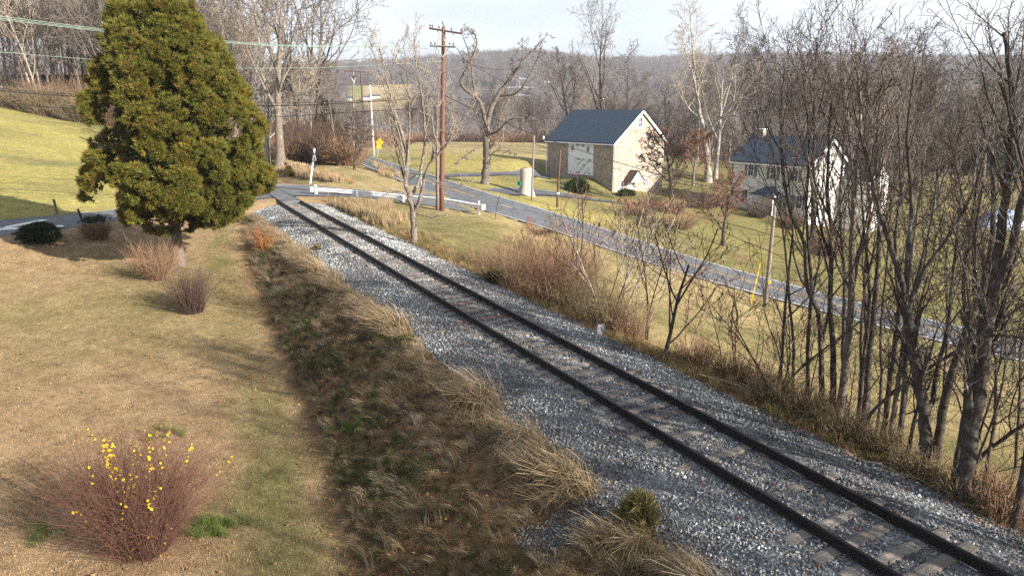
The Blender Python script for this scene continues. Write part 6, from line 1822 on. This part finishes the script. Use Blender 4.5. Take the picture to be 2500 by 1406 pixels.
scatter('tall_grass', with_z(P), np.stack([NR.randn(m_)*.1, NR.randn(m_)*.1, NR.rand(m_)*6.28], 1), .5+.5*NR.rand(m_), NR.randint(0, 4, m_), col, TT_, 'tall dry beige grass around the crossing and guardrail', 'grass')
# short turf over the lawn and the near slopes
n = 52000
Y = 7 + 40*NR.rand(n)**1.6; X = (NR.rand(n)*2-1)*(Y*.80+1); P = np.stack([X, Y], 1)
tt_, ss_ = ts_np(X, Y); st = np.interp(tt_, _tt, _tsx)
k = ((ss_ < st + .2) & (tt_ < 43)) | ((ss_ > 3.4) & (tt_ < 40)); P = P[k]; tt_ = tt_[k]
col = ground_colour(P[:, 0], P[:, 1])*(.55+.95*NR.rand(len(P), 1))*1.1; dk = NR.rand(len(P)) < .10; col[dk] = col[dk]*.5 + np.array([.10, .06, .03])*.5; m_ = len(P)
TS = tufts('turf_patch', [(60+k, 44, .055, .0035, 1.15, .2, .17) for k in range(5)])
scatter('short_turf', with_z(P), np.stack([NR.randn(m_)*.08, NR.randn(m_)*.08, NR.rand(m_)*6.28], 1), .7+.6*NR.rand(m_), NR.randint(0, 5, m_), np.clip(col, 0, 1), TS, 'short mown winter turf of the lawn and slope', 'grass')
# a few green clumps on lawn and bank
gp_ = [(520, 1290, 9), (860, 1050, 8), (740, 800, 5), (940, 350, 0), (390, 1060, 3), (110, 1310, 3), (1510, 770, 3)]
pts = []
for px, py, n_ in gp_:
    q = foot(px, py)
    for i in range(n_*5): pts.append((q.x + NR.randn()*.28, q.y + NR.randn()*.22))
P = np.array(pts); m_ = len(P)
scatter('green_grass_clumps', with_z(P), np.stack([NR.randn(m_)*.1, NR.randn(m_)*.1, NR.rand(m_)*6.28], 1), .35+.35*NR.rand(m_), NR.randint(0, 5, m_), np.tile([.10, .145, .032], (m_, 1))*(.7+.6*NR.rand(m_, 1)), TB, 'fresh green grass clumps on the lawn and bank', 'grass')
# fallen leaves
def leaf_proto(seed):
    rs = np.random.RandomState(seed); V = [(0, 0, 0), (.022, .016, .008), (.05, .0, .003), (.022, -.016, .010)]
    return proto('fallen_leaf', mesh_from('fallen_leaf', V, [(0, 1, 2), (0, 2, 3)], M_BLADE))
LP_ = [leaf_proto(k) for k in range(2)]
t1, s1, P1 = track_pts(1500, -2, 45, 2.5, 4.2); t2, s2, P2 = track_pts(2600, 0, 42, -7.7, -2.6); t3, s3, P3 = track_pts(420, -2, 30, -2.6, 2.4); t2b, s2b, P2b = track_pts(1500, 2, 40, -22, -7.5); t2, s2, P2 = np.concatenate([t2, t2b]), np.concatenate([s2, s2b]), np.concatenate([P2, P2b])
P = np.concatenate([P1, P2]); z = gzf(P[:, 0], P[:, 1]) + .05
z3 = bed_z(t3, s3) + .06
P = np.concatenate([np.concatenate([P, z[:, None]], 1), np.concatenate([P3, z3[:, None]], 1)]); m_ = len(P)
z_b = bed_z(np.concatenate([t1, t2, t3]), np.concatenate([s1, s2, s3])); inb = np.abs(np.concatenate([s1, s2, s3])) < 3.0
P[:, 2] = np.where(inb, np.maximum(P[:, 2], z_b+.05), P[:, 2])
cc_ = np.array([(.22, .07, .035), (.30, .13, .06), (.16, .06, .04), (.38, .22, .10)])[NR.randint(0, 4, m_)]
scatter('fallen_leaves', P, np.stack([NR.randn(m_)*.5, NR.randn(m_)*.5, NR.rand(m_)*6.28], 1), .9+1.3*NR.rand(m_), NR.randint(0, 2, m_), cc_, LP_, 'fallen brown leaves along both edges of the ballast', 'leaves')
# ballast stones
def stone_proto(seed):
    rs = np.random.RandomState(seed)
    t = (1+5**.5)/2
    V = np.array([(-1, t, 0), (1, t, 0), (-1, -t, 0), (1, -t, 0), (0, -1, t), (0, 1, t), (0, -1, -t), (0, 1, -t), (t, 0, -1), (t, 0, 1), (-t, 0, -1), (-t, 0, 1)])/1.9
    V = V*(1+.28*rs.randn(12, 1))*np.array([1.15, .85, .65])
    F = [(0, 11, 5), (0, 5, 1), (0, 1, 7), (0, 7, 10), (0, 10, 11), (1, 5, 9), (5, 11, 4), (11, 10, 2), (10, 7, 6), (7, 1, 8), (3, 9, 4), (3, 4, 2), (3, 2, 6), (3, 6, 8), (3, 8, 9), (4, 9, 5), (2, 4, 11), (6, 2, 10), (8, 6, 7), (9, 8, 1)]
    return proto('ballast_stone', mesh_from('ballast_stone', V, F, M_PEB))
M_PEB = tinted('crushed_stone', None, .8, 0, attr='icol', spec=.3)
SP = [stone_proto(k) for k in range(6)]
na, nb = 60000, 40000
ta, sa, Pa_ = track_pts(na, -3, 17, -3.45, 3.35); tb, sb, Pb_ = track_pts(nb, 17, 50, -3.3, 3.3, 1.25)
tz_, sz_, P = np.concatenate([ta, tb]), np.concatenate([sa, sb]), np.concatenate([Pa_, Pb_])
lip = .25*fbm(P[:, 0], P[:, 1], 2.0, 71)
k = (np.abs(sz_) < 3.2 + lip) & (np.abs(np.abs(sz_)-.755) > .085)
tz_, sz_, P, lip = tz_[k], sz_[k], P[k], lip[k]
z = bed_z(tz_, sz_) - np.clip(np.abs(sz_)-3.05-lip, 0, 1)*.9 + .012*NR.randn(len(P)) + .004
tg = 4.4 + .30*NR.randn(1500); sg = -4.9 + 1.9*NR.rand(1500); Pg = np.stack([TO.x + TU.x*tg + TN.x*sg, TO.y + TU.y*tg + TN.y*sg], 1)    # stones spilling down a gap in the bank
P = np.concatenate([P, Pg]); z = np.concatenate([z, gzf(Pg[:, 0], Pg[:, 1]) + .02]); tz_ = np.concatenate([tz_, tg])
m_ = len(P); g = NR.rand(m_)
base_ = np.array([.222, .234, .244])*(.40 + 1.0*g**1.3)[:, None]
warm = NR.rand(m_) < .14; base_[warm] *= np.array([1.25, 1.02, .80])
whi = NR.rand(m_) < .045; base_[whi] = np.array([.58, .59, .58])
dirty = np.clip(fbm(P[:, 0], P[:, 1], 2.2, 91)*1.6, -.35, .25); base_ *= (1+dirty)[:, None]
size = (.0165 + .014*NR.rand(m_))*(1 + .022*np.clip(tz_-4, 0, 30))
scatter('ballast_stones', np.concatenate([P, z[:, None]], 1), NR.rand(m_, 3)*6.28, size, NR.randint(0, 6, m_), np.clip(base_, 0, 1), SP, 'loose grey and white crushed stone of the track bed', 'gravel')

# ------------------------------------------------------------------ small things along the track and on the far lawn
bush('brush_pile', 1305, 568, 549, 70, 160, .02, M_STEM_DRK, 'dark heap of cut brush beside the short red post', 210, 2, .8, 'brush pile', None, None, .35)
p = foot(1466, 822); root = empty('marker_stone', p, 'squat grey concrete marker at the ballast edge under the pale-stemmed sumac', 'marker'); root.matrix_basis = Matrix.Translation(p)
sub(MB().hexa([p + Vector((a*.16, b*.13, -.2)) for a, b in ((-1, -1), (1, -1), (1, 1), (-1, 1))], [p + Vector((a*.13, b*.10, .38)) for a, b in ((-1, -1), (1, -1), (1, 1), (-1, 1))]).build('block', simple('grey_concrete', (.25, .26, .27), .9, .2, 10, .4)), root)
sub(MB().hexa([p + Vector((a*.10, b*.08, .38)) for a, b in ((-1, -1), (1, -1), (1, 1), (-1, 1))], [p + Vector((a*.07, b*.05, .43)) for a, b in ((-1, -1), (1, -1), (1, 1), (-1, 1))]).build('cap', simple('worn_concrete_cap', (.33, .33, .32), .9, .2, 10, .4)), root)
M_DEAD = bark('bleached_dead_branch', (.22, .19, .16), (.42, .37, .32))
for k, (pts, lb) in enumerate([([(1700, 925), (1760, 935), (1830, 965), (1890, 1008)], 'bleached fallen branch lying along the ballast edge left of the thicket'), ([(1780, 930), (1850, 950), (1900, 985)], 'shorter fallen branch crossing the bleached one'),
        ([(2060, 1120), (2150, 1150), (2260, 1190), (2330, 1235)], 'long fallen branch on the litter below the thicket'), ([(2300, 1228), (2400, 1255), (2480, 1245)], 'fallen branch at the foot of the thickest trunk')]):
    G_ = [foot(*q) for q in pts]; rs = random.Random(k); root = empty('fallen_branch', G_[0], lb, 'branch', 'fallen branches by the ballast'); root.matrix_basis = Matrix.Translation(G_[0])
    L_ = resample(catmull(G_, 6), 16); L_ = [q + Vector((0, 0, .05 + .10*rs.random())) for q in L_]
    P = np.array([tuple(q) for q in L_]); T = Tubes(); T.add(P, np.linspace(.030, .008, 16), 6); sub(obj('stem', T.mesh('stem', M_DEAD)), root)
    T = Tubes()
    for j in range(9):
        i = rs.randint(4, 14); T.add(walk(rs, P[i], np.array([rs.gauss(0, .6), rs.gauss(0, .6), .25]), .4 + .5*rs.random(), 4, .2, 0), np.linspace(.010, .003, 5), 3)
    sub(tag(obj('twigs', T.mesh('twigs', M_DEAD)), kind='stuff'), root)
fp = resample(catmull([foot(2090, 545), foot(2200, 540), foot(2330, 565), foot(2500, 602), foot(2600, 625)], 6), 13)
fr = empty('rail_fence', fp[6], 'dark post-and-rail fence across the far lawn behind the thicket', 'fence'); fr.matrix_basis = Matrix.Translation(fr.location)
for i, q in enumerate(fp):
    q = G(q.x, q.y); sub(MB().bar(q - up*.4, q + up*1.15, .13, .13).build('post', M_POLE_R), fr)
    if i < 12:
        r_ = G(fp[i+1].x, fp[i+1].y)
        for h in (.45, .95): sub(MB().bar(q + up*h, r_ + up*h, .05, .13).build('rail', M_POLE_R), fr)

# ------------------------------------------------------------------ far valley and hills
SKY = [(-900, 215), (-400, 215), (0, 205), (300, 195), (640, 178), (800, 172), (900, 169), (1000, 163), (1100, 156), (1200, 147), (1300, 142), (1380, 152), (1460, 160), (1600, 155), (1850, 150), (2200, 154), (2600, 155), (3200, 165)]
sx_ = np.array([(q[0]-1250)/FPX for q in SKY]); sy_ = np.array([(HORIZON-q[1])/FPX for q in SKY])
def hill_z(X, Y):
    u = X/np.maximum(Y, 1); zr = CAM_H + np.interp(u, sx_, sy_)*1500 - 9
    a = np.clip((Y-430)/1070, 0, 1); a = a*a*(3-2*a)
    low = np.interp(Y, [150, 205, 300, 450, 700], [-9, -11, -16, -22, -24])
    z = low*(1-a) + zr*a
    z = np.where(Y > 1500, zr - (Y-1500)*.05, z)
    left = np.clip((-u-.30)/.25, 0, 1)*np.clip(1-(Y-200)/900, 0, 1); z = z + left*26
    return z + 9*fbm(X, Y, 260, 3)*np.clip((Y-300)/400, 0, 1)*np.clip((1800-Y)/500, .2, 1)
ua = np.linspace(-1.25, 1.25, 260); ya = np.concatenate([np.linspace(196, 500, 60), np.linspace(506, 1700, 150), np.linspace(1720, 4200, 40)])
UU, YY = np.meshgrid(ua, ya); hx, hy = (UU*YY).ravel(), YY.ravel(); hz = hill_z(hx, hy)
ii = np.arange((len(ya)-1)*(len(ua)-1)); b0 = (ii // (len(ua)-1))*len(ua) + ii % (len(ua)-1)
def hill_mat():
    m, nt, bs = nt_new('wooded_hillside_and_fields')
    a = N(nt, 'ShaderNodeAttribute', attribute_name='turf'); v = coords(nt)
    f = noise(nt, v, .03, 8, .7)
    nt.links.new(mixc(nt, 1.0, a.outputs['Color'], ramp(nt, f, [(.3, (.6, .6, .6)), (.7, (1.3, 1.3, 1.3))]), 'MULTIPLY'), bs.inputs['Base Color'])
    bs.inputs['Roughness'].default_value = 1; bs.inputs['Specular IOR Level'].default_value = 0
    return m
me = mesh_np('hills', np.stack([hx, hy, hz], 1), np.stack([b0, b0+1, b0+len(ua)+1, b0+len(ua)], 1).ravel(), np.arange(len(ii))*4, np.full(len(ii), 4), hill_mat())
hpx = 1250 + FPX*hx/hy
def is_field(px, Y, n): return ((px > 860) & (px < 1015) & (Y > 720) & (Y < 1020)) | ((n > .30) & (Y > 400) & (Y < 800))
fm = is_field(hpx, hy, fbm(hx, hy, 180, 12))
hc = np.where(fm[:, None], np.where((hpx > 905)[:, None], [.40, .30, .15], [.22, .23, .08]), [.115, .085, .068])
ca = me.color_attributes.new('turf', 'FLOAT_COLOR', 'POINT'); ca.data.foreach_set('color', np.concatenate([hc, np.ones((len(hc), 1))], 1).astype(np.float32).ravel())
tag(obj('hills', me), kind='structure')
# forest on the valley floor and hills: one mass
def brushy(seed, ever=False):
    rs = np.random.RandomState(seed); V = []; F = []
    def tri(a, b, w):
        a, b = np.array(a), np.array(b); s_ = np.cross(b-a, rs.randn(3)); s_ /= np.linalg.norm(s_); k = len(V)
        V.extend([a-s_*w, a+s_*w, b]); F.append((k, k+1, k+2))
    if ever:
        for i in range(130):
            u = rs.rand(); a = rs.rand()*6.28; r = .22*(1-u); tri((0, 0, u), (math.cos(a)*r, math.sin(a)*r, u-.05), .05*(1.1-u))
    else:
        tri((0, 0, -.05), (0, 0, .75), .016)
        for i in range(26):
            u = .25+.5*rs.rand(); a = rs.rand()*6.28; r = .16+.16*rs.rand(); b = (math.cos(a)*r, math.sin(a)*r, u+.15+.25*rs.rand()); tri((0, 0, u), b, .008)
            for j in range(6):
                d = rs.randn(3)*.10; d[2] = abs(d[2]) + .02; tri(b if j % 2 else np.array(b)*.75 + np.array([0, 0, u*.25]), np.array(b)+d, .006)
    return proto('far_tree', mesh_from('far_tree', V, F, M_FAR))
M_FAR = tinted('far_twigs', None, .95, .15, attr='icol', spec=0)
FT = [brushy(k) for k in range(6)] + [brushy(50, True)]
n = 17000
d_ = 215 + (1620-215)*NR.rand(n)**.85; px = -100 + 2750*NR.rand(n)
X = (px-1250)/FPX*d_; Z = hill_z(X, d_)
k = ~is_field(px, d_, fbm(X, d_, 180, 12)); X, d_, Z, px = X[k], d_[k], Z[k], px[k]
nr_ = 2600; pr2 = -100 + 2750*NR.rand(nr_); dr = 1440 + 130*NR.rand(nr_); Xr = (pr2-1250)/FPX*dr
X = np.concatenate([X, Xr]); d_ = np.concatenate([d_, dr]); Z = np.concatenate([Z, hill_z(Xr, dr)]); m_ = len(X)
ev = fbm(X, d_, 90, 77) > .52
idx = np.where(ev, 6, NR.randint(0, 6, m_))
c3 = np.array([[.19, .168, .160], [.225, .20, .188], [.165, .142, .136], [.205, .165, .150]])[NR.randint(0, 4, m_)]*(.8+.4*NR.rand(m_, 1)); c3[ev] = [.05, .065, .035]
scatter('valley_forest', np.stack([X, d_, Z-.3], 1), np.stack([np.zeros(m_), np.zeros(m_), NR.rand(m_)*6.28], 1), np.where(ev, 14, 11 + 5*NR.rand(m_)), idx, c3, FT, 'bare brown forest covering the far valley and hills', 'forest')
# houses far up the valley
for k, (px, py, Y, w, lb) in enumerate([(846, 247, 420, 9, 'small white house far up the valley at the left'), (886, 246, 430, 11, 'white house with grey roof next to the far twin poles'), (905, 243, 455, 16, 'long low grey-roofed building far up the valley'), (1338, 205, 700, 12, 'tiny white house below the hill left of the barn roof')]):
    r_ = ray(px, py); kk = np.linspace(260, 1450, 1200)/r_[1]; bb = CAM_H + r_[2]*kk < hill_z(r_[0]*kk, r_[1]*kk); q_ = kk[int(np.argmax(bb))]
    p = Vector((r_[0]*q_, r_[1]*q_, float(hill_z(np.array([r_[0]*q_]), np.array([r_[1]*q_]))[0])))
    root = empty('distant_house', p + up*.3, lb, 'house', 'houses far up the valley', .4*k)
    V, F = gable_walls(w, 6, 3.2, 5.2, -6); wl = obj('wall', mesh_from('wall', V, F, M_SIDING), root)
    for b in gable_roof(w, 6, 3.2, 5.2): b.build('roof', M_SLATE, root)
    for q in range(3): MB().box(w*(.2+.3*q)-.5, -.06, 1.2, w*(.2+.3*q)+.5, -.01, 2.4).build('window', M_GLASS, root)
# ------------------------------------------------------------------ haze
hzb = MB().box(-3200, -60, -60, 3200, 4300, 175).build('haze', None)
tag(hzb, 'thin pale autumn haze over the valley', 'haze', kind='stuff')
m, nt, bs = nt_new('valley_haze'); nt.nodes.remove(bs)
pv = N(nt, 'ShaderNodeVolumePrincipled'); pv.inputs['Color'].default_value = (.80, .88, 1, 1); pv.inputs['Density'].default_value = .00026; pv.inputs['Anisotropy'].default_value = .3
nt.links.new(pv.outputs[0], nt.nodes['Material Output'].inputs['Volume'])
hzb.data.materials.clear(); hzb.data.materials.append(m)

# labels that still coincide in the woods: tell them apart from left to right
same = {}
for o in C.objects:
    if o.parent is None and o.get('label') and o.name.startswith('wood_tree'): same.setdefault(o['label'], []).append(o)
for lb, L_ in same.items():
    if len(L_) > 1:
        L_.sort(key=lambda o: o.location.x/o.location.y)
        for i, o in enumerate(L_):
            o['label'] = ('leftmost' if i == 0 else 'rightmost' if i == len(L_)-1 else ORD[i]) + ' ' + lb
